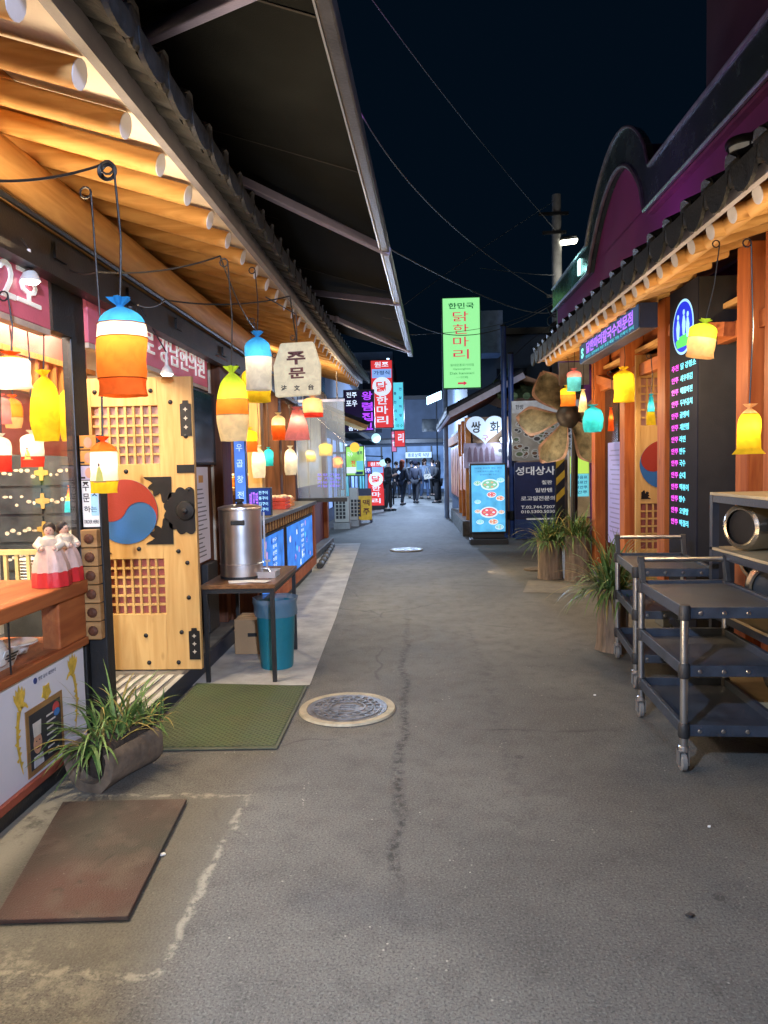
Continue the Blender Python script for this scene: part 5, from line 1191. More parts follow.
# ------------------------------------------------------------------ carts
def cart():
    t = thing('service_cart', 'front grey service cart with three black shelves, nearest the camera', 'cart', (0, 0, 0), 'three shelf service carts')
    Wd, Ln = .47, .74
    for z_ in (.80, .52, .23):
        m = MB(); m.box(.0, Wd, .0, Ln, z_-.045, z_-.035)
        m.box(.0, Wd, -.012, .012, z_-.05, z_+.004); m.box(.0, Wd, Ln-.012, Ln+.012, z_-.05, z_+.012); m.box(-.012, .012, .0, Ln, z_-.05, z_+.008); m.box(Wd-.012, Wd+.012, .0, Ln, z_-.05, z_+.008)
        if z_ > .7: m.box(.014, Wd-.014, .014, Ln-.014, z_-.034, z_-.006)
        m.box(.0121, Wd-.0121, .0121, Ln-.0121, z_-.0349, z_-.030)
        sh_ = part('shelf', m, M('cart_plastic', (.034, .044, .064), .42, var=.4, scale=9, bump=.3, bscale=160), t, bevel=.005)
        for cx in (0, Wd):
            for cy in (0, Ln):
                m = MB(); m.lathe((cx, cy, z_-.058), [(.026, 0), (.028, .01), (.028, .06), (.022, .072)], 16); part('corner_cap', m, blackpl, sh_, smooth=True)
        for k in range(4):
            m = MB(); m.lathe((.07+k*.11, -.0125, z_-.025), [(.011, 0), (.008, .004), (.001, .005)], 10, (1, 0, 0), (0, 0, 1), (0, -1, 0)); part('bolt', m, alu, sh_)
    for cx in (0, Wd):
        for cy in (0, Ln):
            for a_, b2 in ((.15, .172), (.236, .462), (.526, .742)):
                pass
            m = MB(); m.tube([(cx, cy, .13), (cx, cy, .79)], .0185, 16); part('leg', m, alu, t, smooth=True)
            m = MB(); m.mat(0).lathe((cx, cy, .105), [(.02, 0), (.024, .006), (.024, .02), (.018, .026)], 14)
            m.box(cx-.024, cx-.019, cy-.01, cy+.034, .035, .105); m.box(cx+.019, cx+.024, cy-.01, cy+.034, .035, .105); m.box(cx-.024, cx+.024, cy-.012, cy+.03, .1, .106)
            cs_ = part('caster', m, steel, t)
            m = MB(); m.mat(0).lathe((cx-.016, cy+.018, .048), [(.02, 0), (.040, .001), (.047, .006), (.047, .026), (.040, .031), (.02, .032)], 20, (0, 1, 0), (0, 0, 1), (1, 0, 0)); part('wheel', m, M('grey_rubber_wheel', (.20, .19, .18), .6), cs_, smooth=True)
            m = MB(); m.lathe((cx-.017, cy+.018, .048), [(.018, 0), (.018, .034)], 12, (0, 1, 0), (0, 0, 1), (1, 0, 0)); part('hub', m, dkmetal, cs_)
    m = MB(); m.tube([(.0, Ln+.012, .93), (Wd, Ln+.012, .93)], .014, 12); part('handle', m, alu, t, smooth=True)
    for cx in (0, Wd):
        m = MB(); m.beam((cx, Ln-.03, .80), (cx, Ln+.012, .935), .03, .04, (0, 1, 0)); m.lathe((cx-.018, Ln+.012, .93), [(.02, 0), (.022, .006), (.022, .03), (.02, .036)], 12, (0, 1, 0), (0, 0, 1), (1, 0, 0)); part('handle_bracket', m, blackpl, t, bevel=.004)
    return t
c1 = cart()
dup(c1, (1.44, 4.66, 0), R(-7), 'rear service cart with three black shelves, parked behind the other')
c1.location = (1.275, 3.39, 0); c1.rotation_euler = (0, 0, R(-2.5))

# ------------------------------------------------------------------ rack with steel drums
rk = thing('steel_rack', 'dark steel rack with pale shelf boards behind the carts', 'rack', (2.1, 3.5, 0))
X0, X1, Y0, Y1 = 1.77, 2.22, 2.75, 4.32
for xx in (X0, X1-.04):
    for yy in (Y0, Y1-.04):
        m = MB(); m.box(xx, xx+.04, yy, yy+.04, 0, 1.29); part('leg', m, M('blue_black_steel', (.035, .04, .055), .4, .3), rk)
for z_ in (1.29, .965, .60, .2):
    m = MB(); m.box(X0, X1, Y0, Y1, z_-.001, z_+.015); s_ = part('shelf', m, M('pale_plywood', (.46, .37, .22), .5, var=.2, scale=5), rk, bevel=.002)
    m = MB()
    for a_, b2, c_, d_ in ((X0+.001, X0+.039, Y0+.041, Y1-.041), (X1-.039, X1-.001, Y0+.041, Y1-.041), (X0+.041, X1-.041, Y0+.001, Y0+.039), (X0+.041, X1-.041, Y1-.039, Y1-.001)): m.box(a_, b2, c_, d_, z_-.042, z_-.002)
    part('shelf_frame', m, MATS['blue_black_steel'], s_)
def drum(c, r, ln, label, dirv=(-.92, -.38, 0), mat=None):
    d = thing('steel_drum', label, 'drum', Vector(c)-Z*r); n_ = Vector(dirv).normalized(); s_ = n_.cross(Z).normalized()
    m = MB(); m.lathe(Vector(c), [(r*.55, -ln/2), (r*.9, -ln/2+.02), (r, -ln*.35), (r, ln*.35), (r*.93, ln/2-.01), (r*.80, ln/2), (r*.72, ln/2-.005)], 32, s_, Z, n_, cap=False)
    part('body', m, mat or M('dull_steel', (.42, .38, .32), .22, .9, var=.25, bump=.1, bscale=12), d, smooth=True)
    m = MB(); m.lathe(Vector(c)+n_*(ln/2-.03), [(r*.735, 0), (r*.735, -.26), (0, -.265)], 32, s_, Z, n_); part('mouth', m, black, d, smooth=True)
    return d
drum((1.99, 4.12, 1.118), .135, .36, 'shiny steel drum lying open-mouthed on the shelf under the rack top')
m = MB(); m.lathe((2.05, 3.55, .984), [(.15, 0), (.18, .03), (.17, .09), (.12, .13), (.02, .14)], 28); top('dome_cover', m, M('dull_steel', 0), 'low domed steel cover on the second shelf of the rack', 'cover', smooth=True)
drum((2.02, 3.98, .78), .16, .30, 'dark mouthed drum on the third shelf of the rack', (-.6, -.8, .1))
drum((2.0, 3.75, .37), .14, .3, 'steel drum on the bottom shelf of the rack', (-.7, -.7, .1))
m = MB(); m.box(2.28, 2.34, 4.66, 5.05, .3, .9); top('bar_counter_end', m, M('tan_board', (.3, .19, .1), .6), 'tan board leaning behind the rack', 'board')
drum((2.26, 4.62, .85), .13, .25, 'small pale drum standing behind the rack', (-.9, -.4, .0), M('pale_drum', (.45, .38, .34), .5))

# ------------------------------------------------------------------ middle distance, right
# lit menu stand
mn = thing('menu_lightbox', 'blue lit menu stand with bowls of noodles on the alley floor', 'menu stand', (1.4, 13.4, 0))
xa, xb = at(470, 510, 13.4).x, at(507, 510, 13.4).x
tl = Vector((-.022, 0, 1)).normalized()*0+Z
m = MB(); m.box(xa, xb, 13.4, 13.5, .2, 1.52); part('frame', m, black, mn, bevel=.008)
m = MB(); m.box(xa-.01, xb+.01, 13.3, 13.65, .0, .1); m.box(xa+.05, xb-.05, 13.42, 13.5, .1, .2); part('base', m, blackpl, mn, bevel=.01)
m = MB(); m.box(xa+.035, xb-.035, 13.396, 13.3995, .235, 1.485); part('lit_face', m, EM('menu_blue', (.10, .45, .78), .95, .3, 6), mn)
m = MB(); xc = (xa+xb)/2; yf = 13.3955
def bowl(cx, cz, r, a_=1, b2=2):
    m.mat(0).disc((cx, yf, cz), X, Z, r, r*.62, .001); m.mat(a_).disc((cx, yf-.001, cz+.004), X, Z, r*.85, r*.48, .001)
    for q in range(6): m.mat(b2 if q % 2 else 0).disc((cx+r*.5*math.cos(q*1.05), yf-.002, cz+r*.28*math.sin(q*1.05)), X, Z, r*.16, r*.1, .001, 8)
bowl(xc+.03, 1.12, .17, 3, 1); bowl(xc+.06, .93, .09, 2, 1); bowl(xc+.22, .86, .08, 1, 2); bowl(xc+.01, .60, .17, 2, 1); bowl(xc+.09, .42, .09, 1, 2); bowl(xc-.2, 1.15, .07, 3, 0); bowl(xc-.2, .8, .06, 4, 0); bowl(xc-.16, .42, .07, 4, 0); bowl(xc-.2, .62, .06, 1, 0); bowl(xc+.23, 1.2, .07, 4, 0); bowl(xc+.24, .6, .06, 1, 0); bowl(xc+.2, .32, .08, 4, 2)
m.mat(5)
for k in range(3): m.text('대추탕 쌍화차 메뉴 안내'[k:], (xc, yf, 1.43-.06*k), X, Z, .5-.1*k, .03, .001, 0)
part('picture', m, [EM('menu_white', (.7, .85, .95), .95), EM('menu_peach', (.8, .45, .3), .8), EM('menu_red', (.8, .15, .2), .8), EM('menu_green', (.25, .6, .4), .8), EM('menu_aqua', (.2, .7, .75), .9), EM('menu_ink', (.03, .1, .3), .4)], mn)
# blue shop board with lettering
bd = thing('shop_board', 'dark blue board with white letters 성대상사 and phone numbers', 'sign', (2.4, 14, 0))
x0, x1 = at(515, 500, 14).x, at(556, 500, 14).x; zt = at(535, 462, 14).z; w_ = x1-x0
m = MB(); m.box(x0, x1, 14, 14.08, .42, zt); part('panel', m, M('navy_board', (.012, .022, .085), .45), bd)
m = MB(); m.box(x0, x1, 14.01, 14.09, .02, .41); m.box(x0+.05, x1-.05, 14.0, 14.01, .1, .36); part('lower_cabinet', m, M('blue_cabinet', (.02, .05, .16), .5), bd)
m = MB(); ww = M('board_white', (.75, .75, .75), .5, em=.12)
for body, fx, zc, w2, h2 in (('성대상사', .5, zt-.17, .80, .17), ('철판', .78, zt-.40, .2, .08), ('일반텐', .70, zt-.55, .33, .085), ('로고일전문의', .56, zt-.71, .66, .09), ('T.02.744.7207', .56, zt-.88, .66, .06), ('010.5300.5030', .56, zt-.97, .66, .06)): m.text(body, (x0+w_*fx, 13.998, zc), X, Z, w2*w_/.83 if w2 > .7 else w2, h2, .004, .02)
m.box(x0+.22, x1-.06, 13.994, 13.999, zt-1.13, zt-1.10)
part('lettering', m, ww, bd)
# food picture wall above the board
fp = thing('food_poster', 'large pale food picture board above the blue board', 'poster', (2.45, 14.3, 1.5))
m = MB(); m.box(1.98, 3.3, 14.28, 14.34, 1.56, 2.74); part('panel', m, M('poster_sand', (.34, .31, .25), .6, var=.3, scale=4), fp)
m = MB(); r2 = random.Random(2)
for k in range(90):
    cx, cz, r_ = 2.04+1.2*r2.random(), 1.62+.8*r2.random(), r2.uniform(.05, .1)
    m.mat(0).disc((cx, 14.279-.0002*k, cz), X, Z, r_, r_*.7, .001, 16); m.mat(1+k % 3).disc((cx, 14.2785-.0002*k, cz), X, Z, r_*.7, r_*.45, .001, 12)
m.mat(4).box(1.98, 3.3, 14.27, 14.279, 2.5, 2.74); part('picture', m, [M('plate_pale', (.5, .5, .45), .5), M('food_brown', (.16, .08, .04), .5), M('food_green', (.1, .14, .06), .5), M('food_dark', (.05, .045, .04), .5), M('band_white', (.5, .52, .52), .5)], fp)
m = MB(); m.mat(1).text('한방', (2.13, 14.268, 2.62), X, Z, .16, .09, .003); part('lettering', m, [ink, ink], fp)
# striped post and small lit sign right of the board
sp = thing('striped_post', 'black and yellow striped post at the right end of the blue board', 'post', (2.9, 13.6, 0))
x_ = at(560, 500, 13.6).x
m = MB(); m.box(x_-.07, x_+.09, 13.6, 13.75, 0, 1.75); part('shaft', m, black, sp)
m = MB()
for k in range(3):
    z0 = .75+k*.32; m.prism([(x_-.07, 13.597, z0), (x_+.09, 13.597, z0+.16), (x_+.09, 13.597, z0+.30), (x_-.07, 13.597, z0+.14)], (0, .0025, 0))
part('stripe', m, M('hazard_yellow', (.5, .3, .02), .5), sp)
ys_ = thing('price_lightbox', 'yellow green and cyan lit price panel low behind the propeller', 'sign', (2.7, 12, .9))
x0, x1 = at(569, 480, 11.6).x, at(590, 480, 11.6).x
m = MB(); m.box(x0, x1, 11.6, 11.7, .62, 1.7); part('case', m, M('pale_case', (.5, .5, .42), .5), ys_)
m = MB(); m.mat(0).box(x0+.02, x1-.02, 11.596, 11.5995, 1.32, 1.6); m.mat(1).box(x0+.02, x1-.02, 11.596, 11.5995, .95, 1.315); m.mat(2)
for k in range(4): m.text('주류음료안주'[k:k+4], ((x0+x1)/2, 11.5955, 1.26-.08*k), X, Z, .25, .05, .001)
part('lit_face', m, [EM('lime_glow', (.5, .8, .12), .9), EM('aqua_glow', (.15, .6, .75), .9), EM('navy_mark', (.02, .1, .3), .3)], ys_)
m = MB(); m.mat(0).box(x0, x1, 11.62, 11.7, .03, .6); m.mat(1).disc(((x0+x1)/2+.05, 11.619, .38), X, Z, .09, .2, .003); top('crate_stack', m, [M('crate_wood', (.3, .2, .1), .7), M('pale_cloth', (.5, .48, .45), .7)], 'wooden crate with a pale cloth below the lit price panel', 'crate')
# far right hanok with heart sign
hb = thing('tea_house', 'small tiled tea house with orange lit doorway beyond the blue board', 'tea house', (2, 17, 0))
blu = M('blue_wall', (.03, .05, .10), .7, var=.3)
m = MB(); m.box(1.28, 4.2, 15.15, 15.3, 0, 2.5); part('front_wall', m, M('tan_wall', (.22, .14, .09), .7), hb)
m = MB(); m.box(1.3, 1.42, 17.6, 24, 0, 2.5); part('side_wall', m, blu, hb)
m = MB(); m.box(1.9, 2.0, 15.3, 17.6, 0, 2.5); part('inner_wall', m, EM('orange_interior', (.75, .22, .06), .55, .6, 3), hb)
r2 = random.Random(8)
for k in range(7):
    y0 = 17.8+.85*k; m = MB(); m.mat(0).box(1.26, 1.298, y0, y0+.7, .55, 2.05); m.mat(1).box(1.255, 1.2595, y0+.05, y0+.65, .6, 2.0)
    m.mat(2)
    for q in range(5): m.disc((1.2545, y0+.1+.12*q, r2.uniform(.8, 1.7)), -Y, Z, .07, r2.uniform(.12, .3), .002, 10)
    part('display_window', m, [dkmetal, EM('window_rose', (.35, .14, .12), .55, .7, 4), EM('window_peach', (.55, .35, .25), .7)], hb)
m = MB(); m.box(1.18, 1.30, 17.7, 24, 2.1, 2.35); part('orange_fascia', m, M('orange_board', (.40, .12, .02), .7, var=.3, spec=.1), hb)
for yy in (15.2, 16.4, 17.55):
    m = MB(); m.box(1.12, 1.24, yy, yy+.12, 0, 2.5); part('orange_post', m, M('orange_paint', (.55, .2, .03), .5), hb)
m = MB()
for a_, b2, c_, d_ in ((15.45, 16.2, .95, 1.75), (16.6, 17.4, .9, 1.7)): m.box(1.13, 1.16, a_, b2, c_, d_)
part('poster_panel', m, EM('poster_rose', (.4, .18, .12), .6, .8, 5), hb)
m = MB(); m.box(1.02, 1.3, 14.9, 19.5, .002, .32); part('stone_step', m, M('rough_stone', (.2, .19, .17), .9, var=.5, scale=10, bump=1, bscale=10), hb)
m = MB(); m.add([(.80, 14.75, 2.55), (.80, 21.5, 2.55), (2.3, 21.5, 3.3), (2.3, 14.75, 3.3)], [(0, 1, 2, 3)]); m.add([(2.3, 14.75, 3.3), (2.3, 21.5, 3.3), (4.2, 21.5, 2.6), (4.2, 14.75, 2.6)], [(0, 1, 2, 3)]); part('soffit', m, M('dim_boards', (.2, .1, .05), .7), hb)
m = MB(); m.beam((.78, 14.74, 2.54), (2.3, 14.74, 3.3), .05, .12); m.beam((.78, 14.74, 2.54), (.78, 21.5, 2.54), .05, .08); part('barge_board', m, M('lilac_fascia', 0), hb)
part('roof', tiles(14.8, 21.4, .3, .78, 2.3, lambda yy: 2.5, .5, -1, .075, .04, .08), tile, hb, smooth=True)
# second tiled slope facing the camera, mossy
m = MB()
for k in range(9):
    x_ = 1.9+k*.26; m.tube([(x_, 15.2, 2.62+.3), (x_, 16.1, 3.02+.3)], .08, 8)
m.add([(1.8, 15.2, 2.88), (4.2, 15.2, 2.88), (4.2, 16.2, 3.33), (1.8, 16.2, 3.33)], [(0, 1, 2, 3)])
part('mossy_roof', m, M('mossy_tile', (.05, .075, .03), .8, var=.6, scale=10), hb, smooth=True)
hs = thing('heart_sign', 'white heart-shaped sign reading 쌍화 on the tea house', 'sign', at(485, 440, 15))
hc = at(485, 430, 15); pts = []
for k in range(48):
    a_ = 2*math.pi*k/48; hx = 16*math.sin(a_)**3; hz = 13*math.cos(a_)-5*math.cos(2*a_)-2*math.cos(3*a_)-math.cos(4*a_)
    pts.append((-hx*.0245, (hz+2)*.0205))
m = MB(); m.flat(pts, (hc.x, 15.0, hc.z), X, Z, .05); part('panel', m, EM('heart_glow', (.52, .66, .85), .75, .1), hs)
m = MB(); m.mat(0).text('쌍', (hc.x-.19, 14.948, hc.z+.06), X, Z, .2, .24, .003, .02); m.text('화', (hc.x+.2, 14.948, hc.z+.05), X, Z, .2, .24, .003, .02); m.mat(1).text('구', (hc.x, 14.948, hc.z-.17), X, Z, .13, .11, .003, .01)
part('lettering', m, [ink, M('maroon_print', (.3, .03, .08), .5)], hs)
ph_ = thing('photo_panel', 'wide panel of faded photographs below the heart sign', 'poster', (1.6, 15, 1.4))
x0, x1 = at(464, 455, 15.05).x, at(514, 455, 15.05).x
m = MB(); m.box(x0, x1, 15.05, 15.1, at(480, 468, 15.05).z, at(480, 443, 15.05).z); part('panel', m, M('photo_lilac', (.28, .24, .32), .6, var=.4, scale=5), ph_)
m = MB(); r2 = random.Random(6)
for k in range(5): m.mat(0).flat([(-.05, -.16), (.05, -.16), (.03, .1), (0, .16), (-.03, .1)], (x0+.12+.12*k, 15.049, 1.72), X, Z, .002)
for k in range(12): m.mat(1+k % 2).disc((x1-.36+.33*r2.random(), 15.049-.0003*k, 1.54+.3*r2.random()), X, Z, .06, .045, .001, 10)
part('picture', m, [M('figure_mauve', (.14, .09, .13), .6), M('dish_grey', (.3, .3, .3), .6), M('dish_dark', (.05, .05, .06), .6)], ph_)
fl_ = thing('wall_floodlight', 'small bright lamp shining right below the heart sign', 'lamp', at(503, 440, 14.9))
p = at(503, 440, 14.9); m = MB(); m.ball(p, .06, 12, 8); part('lens', m, EM('flood_white', (.75, .9, 1), 12), fl_)
m = MB(); m.tube([p+Vector((0, .04, .02)), p+Vector((0, .17, .03))], .03, 8); part('housing', m, dkmetal, fl_)
light('wall_flood_light', 'POINT', p-Vector((0, .15, 0)), 30, COOL, .06)
# blue poles
for (px, zt, lb) in ((505, 4.25, 'tall dark blue painted pole beside the blue board'), (512, 3.7, 'shorter dark blue pole close to its taller neighbour')):
    x_ = at(px, 500, 14.55).x; t = thing('painted_pole', lb, 'pole', (x_, 14.55, 0)); m = MB(); m.tube([(x_, 14.55, 0), (x_, 14.55, zt)], .055, 14); part('shaft', m, M('blue_pole_paint', (.025, .06, .2), .4), t, smooth=True)
    m = MB(); m.lathe((x_, 14.55, zt), [(.06, 0), (.06, .03), (.01, .05)], 14); m.lathe((x_, 14.55, .35), [(.058, 0), (.075, .02), (.075, .18), (.058, .2)], 14, cap=False); part('cap', m, dkmetal, t, smooth=True)
# green hanging sign
gs = thing('hanging_sign', 'tall bright green sign with red letters 닭한마리 high over the alley', 'sign', (1.3, 20, 0))
Yg = 20.0; q = [at(441, 298, Yg), at(480, 296, Yg), at(481.5, 388, Yg), at(444, 389.5, Yg)]
cg = sum(q, Vector())/4; wg = (q[1]-q[0]).length; hg = (q[0]-q[3]).length; rg = (q[1]-q[0]).normalized(); ug = Z.copy(); rg = X.copy()
m = MB(); m.box(cg.x-wg/2, cg.x+wg/2, Yg, Yg+.18, cg.z-hg/2, cg.z+hg/2); part('case', m, M('dark_green_case', (.03, .12, .04), .5), gs)
m = MB(); m.box(cg.x-wg/2+.03, cg.x+wg/2-.03, Yg-.006, Yg-.001, cg.z-hg/2+.03, cg.z+hg/2-.03); part('lit_face', m, EM('sign_green', (.34, .95, .36), .95), gs)
m = MB(); yy = Yg-.008
m.mat(0).text('한민국', (cg.x, yy, cg.z+hg*.405), X, Z, wg*.66, hg*.065, .003, .02)
m.mat(1)
for k, ch in enumerate('닭한마리'): m.text(ch, (cg.x-.02, yy, cg.z+hg*(.29-.137*k)), X, Z, wg*.40, hg*.105, .003, .0)
m.mat(0).text('동대문종로거리점', (cg.x, yy, cg.z-hg*.24), X, Z, wg*.6, hg*.028, .003, 0); m.text('Gyeonghwa', (cg.x, yy, cg.z-hg*.285), X, Z, wg*.45, hg*.026, .003, 0); m.text('Dak hanmari', (cg.x, yy, cg.z-hg*.33), X, Z, wg*.62, hg*.026, .003, 0); m.text('一只鸡', (cg.x, yy, cg.z-hg*.375), X, Z, wg*.3, hg*.026, .003, 0)
m.mat(1).flat([(-.12, -.025), (.04, -.025), (.04, -.06), (.14, 0), (.04, .06), (.04, .025), (-.12, .025)], (cg.x, yy, cg.z-hg*.44), X, Z, .003)
part('lettering', m, [EM('sign_dark_green', (.02, .22, .08), .5), EM('sign_red', (.75, .04, .10), .9)], gs)
m = MB(); xp = at(446, 450, 20.2).x; m.tube([(xp, 20.25, 0), (xp, 20.25, cg.z+hg*.3)], .07, 12); m.beam((xp, 20.25, cg.z), (cg.x, 20.15, cg.z), .06, .06); part('support_pole', m, M('pale_pole', (.25, .29, .36), .5), gs, smooth=True)
# dim building behind the green sign
db = thing('rear_house', 'unlit grey house behind the green sign', 'house', (5, 24, 0))
m = MB(); m.box(1.7, 9, 22.0, 34, 0, 5.4); part('wall', m, M('dusk_wall', (.055, .075, .11), .8, var=.3, scale=1.2), db)
m = MB(); m.box(2.0, 2.65, 20.8, 21.9, 4.7, 5.9); part('water_tank_box', m, M('pale_tank', (.12, .18, .32), .6), db)
m = MB(); m.box(1.6, 9.1, 21.9, 34.1, 5.41, 5.6); part('roof_slab', m, black, db)
for k in range(3):
    m = MB(); m.box(2.6+1.6*k, 3.5+1.6*k, 21.97, 22.02, 3.2, 4.4); part('window', m, M('dark_window', (.02, .025, .035), .1, bump=0), db)
# utility pole with street lamp
up = thing('utility_pole', 'concrete utility pole with a lit street lamp beyond the wavy building', 'utility pole', (at(558, 300, 20).x, 20, 0))
x_ = at(557, 300, 20).x; m = MB(); m.tube([(x_, 20, 0), (x_, 20, at(557, 195, 20).z)], [.17, .12], 14); part('shaft', m, M('pole_concrete', (.16, .16, .16), .8, em=.02), up, smooth=True)
p = at(568, 240, 20); m = MB(); m.tube([(x_, 20, p.z-.3), (p.x-.15, 19.95, p.z+.06), (p.x+.2, 19.9, p.z+.06)], .035, 8); part('lamp_arm', m, dkmetal, up)
m = MB(); m.obox(p, (.24, 0, .02), (0, .12, 0), (0, 0, .05)); h_ = part('lamp_head', m, dkmetal, up, bevel=.02)
m = MB(); m.obox(p-Z*.07+Vector((0, -.05, 0)), (.22, 0, .02), (0, .12, 0), (0, 0, .035)); part('lens', m, EM('street_white', (1, .95, .75), 14), h_)
m = MB()
for zz, w2 in ((8.2, .5), (7.7, .4), (6.0, .3)): m.box(x_-w2, x_+w2*.6, 19.86, 19.94, zz, zz+.08)
for zz in (5.6, 5.1, 4.7): m.lathe((x_, 20, zz), [(.19, 0), (.22, .02), (.22, .2), (.19, .22)], 12, cap=False)
part('crossarm', m, dkmetal, up)
# overhead wires
wire = M('grey_wire', (.10, .105, .115), .7, bump=0, spec=.1)
wl = [([at(300, -60, 5), at(430, 205, 12), at(556, 300, 20)], .018, 'long wire sweeping from above the awning down to the utility pole', .03),
      ([at(388, 248, 11), at(530, 312, 19), at(575, 298, 19)], .022, 'thick pale wire crossing over the green sign to the utility pole', .05),
      ([at(380, 300, 13), at(470, 335, 17), at(560, 300, 19.5)], .02, 'sagging pale wire passing in front of the green sign', .04),
      ([at(395, 335, 13), at(520, 318, 18), at(590, 270, 18)], .012, 'thin wire rising behind the sagging wire to the right', .03),
      ([at(400, 308, 12), at(480, 250, 16), at(556, 200, 20)], .010, 'faint wire climbing from the awning to the top of the pole', .04),
      ([at(330, -60, 6), at(470, 128, 13), at(557, 232, 20)], .012, 'faint high wire running to the middle of the pole', .03),
      ([at(480, 268, 16), at(545, 275, 19), at(556, 272, 20)], .010, 'short faint wire level with the street lamp arm', .03),
      ([at(486, 395, 17), at(520, 350, 17.5), at(562, 320, 18)], .018, 'pale guy wire slanting up from the mossy roof', .03),
      ([at(490, 440, 19), at(540, 350, 18.6), at(575, 325, 18)], .012, 'thin dark wire hanging behind the blue poles', .06)]
for pts, r_, lb, sg in wl:
    a_, c_, b2 = [Vector(p) for p in pts]; ctl = c_*2-(a_+b2)/2      # one smooth sagging curve through the three points
    m = MB(); m.tube([a_*(1-t)**2+ctl*(2*t*(1-t))+b2*t*t for t in [q/40 for q in range(41)]], r_*.5, 6); top('overhead_wire', m, wire, lb, 'cable', smooth=True)
m = MB(); r2 = random.Random(3)
for k in range(6):
    c = at(562+r2.uniform(-10, 10), 322+r2.uniform(-14, 10), 18.5); m.tube([c+Vector((.25*math.cos(a_)*r2.uniform(.7, 1.1), .05*k, .2*math.sin(a_)*r2.uniform(.7, 1.1))) for a_ in [q*math.pi/8 for q in range(15)]], .016, 5)
top('wire_tangle', m, M('dark_wire', (.05, .05, .055), .6), 'tangle of coiled wires at the end of the tiled eave', 'wire tangle', smooth=True)

# ------------------------------------------------------------------ middle distance, left
lb2 = thing('second_shop_row', 'row of lit shop fronts beyond the tiled shop on the purple sign side', 'shop row', (-3, 20, 0))
m = MB(); m.box(-5, -2.35, 14.3, 34, 0, 4.6); part('wall', m, M('blue_dusk_wall', (.05, .07, .12), .8, var=.3), lb2)
for k, (y0, y1) in enumerate(((14.6, 17.2), (18.6, 21.2), (21.8, 25), (25.6, 29), (29.6, 33))):
    m = MB(); m.box(-2.34, -2.28, y0, y1, .4, 2.3); w_ = part('shop_window', m, [EM('teal_window', (.08, .34, .42), .8, .95, 2.6), EM('ice_window', (.22, .36, .75), .8, .95, 2.2)][k % 2], lb2)
    m = MB()
    for yy in (y0, (y0+y1)/2, y1-.06): m.box(-2.28, -2.24, yy, yy+.06, .4, 2.3)
    part('mullion', m, dkmetal, w_)
m = MB(); m.box(-2.6, -1.7, 14.4, 34, 2.55, 2.68); part('canopy', m, M('matte_black', (.008, .009, .011), .95, spec=.03), lb2)
m = MB(); m.box(-2.9, -2.3, 14.5, 19, 3.2, 4.5); part('glass_upper_floor', m, M('blue_glazing', (.05, .12, .25), .25, .2, var=.5, scale=2, em=.06), lb2)
m = MB(); m.box(-5, -2.2, 14.3, 34, 4.6, 4.75); part('roof_slab', m, black, lb2)
# little orange eave tip
m = MB(); a_, b2 = at(344, 420, 15.2), at(364, 428, 15.6)
m.beam((a_.x-.6, 15.2, a_.z+.25), (b2.x, 15.6, b2.z), .5, .09); o = top('eave_tip', m, pine_x, 'small orange eave tip jutting out under the purple sign', 'eave')
m = MB(); m.beam((a_.x-.6, 15.2, a_.z+.33), (b2.x+.05, 15.62, b2.z+.08), .56, .07); part('tile_edge', m, tile, o)
def board(name, label, px0, py0, px1, py1, d, mat_face, items, cat='sign', th=.16, floor_=False, case=None):
    a_, b2 = at(px0, py0, d), at(px1, py1, d); x0, x1, z1, z0 = a_.x, b2.x, a_.z, max(b2.z, .02)
    t = thing(name, label, cat, ((x0+x1)/2, d, 0 if floor_ else z0))
    m = MB(); m.box(x0, x1, d, d+th, z0, z1); part('case', m, case or black, t)
    m = MB(); e = .025; m.box(x0+e, x1-e, d-.006, d-.001, z0+e, z1-e); f = part('lit_face', m, mat_face, t)
    W_, H_ = x1-x0, z1-z0; mats = []; m = MB()
    for it in items:
        mt_ = it[-1]
        if mt_ not in mats: mats.append(mt_)
        m.mat(mats.index(mt_))
        if it[0] == 'T': m.text(it[1], (x0+W_*it[2], d-.012, z0+H_*it[3]), X, Z, W_*it[4], H_*it[5], .003, .02)
        elif it[0] == 'R': m.box(x0+W_*(it[1]-it[3]/2), x0+W_*(it[1]+it[3]/2), d-.0105, d-.0065, z0+H_*(it[2]-it[4]/2), z0+H_*(it[2]+it[4]/2))
        elif it[0] == 'D': m.disc((x0+W_*it[1], d-.0065, z0+H_*it[2]), X, Z, W_*it[3], W_*it[3], .004)
    part('lettering', m, mats, t)
    return t, x0, x1, z0, z1
redf = EM('sign_red_face', (.78, .045, .05), .85); wl_ = EM('sign_white', (.72, .82, .95), 1.0); wb_ = EM('sign_ice', (.25, .45, .9), .9); navy_l = EM('navy_mark', 0)
darkf = EM('sign_black_face', (.012, .006, .03), .6); prp = EM('sign_purple', (.42, .06, .85), 1.2)
t, x0, x1, z0, z1 = board('lit_sign', 'tall red lit sign with white letters 닭한마리 above the left shops', 370, 360, 394, 428, 21, redf,
    [('T', '원조', .5, .93, .62, .08, wl_), ('R', .5, .80, .86, .13, wb_), ('T', '가정식', .5, .81, .7, .06, navy_l), ('D', .5, .61, .42, wl_), ('T', '닭', .5, .61, .5, .15, redf), ('T', '한', .5, .41, .5, .12, wl_), ('T', '마', .5, .27, .5, .12, wl_), ('T', '리', .5, .12, .5, .12, wl_)])
m = MB(); m.beam((-2.4, 21.1, z1-.3), (x0, 21.1, z1-.3), .06, .06); m.beam((-2.4, 21.1, z0+.3), (x0, 21.1, z0+.3), .06, .06); part('bracket', m, dkmetal, t)
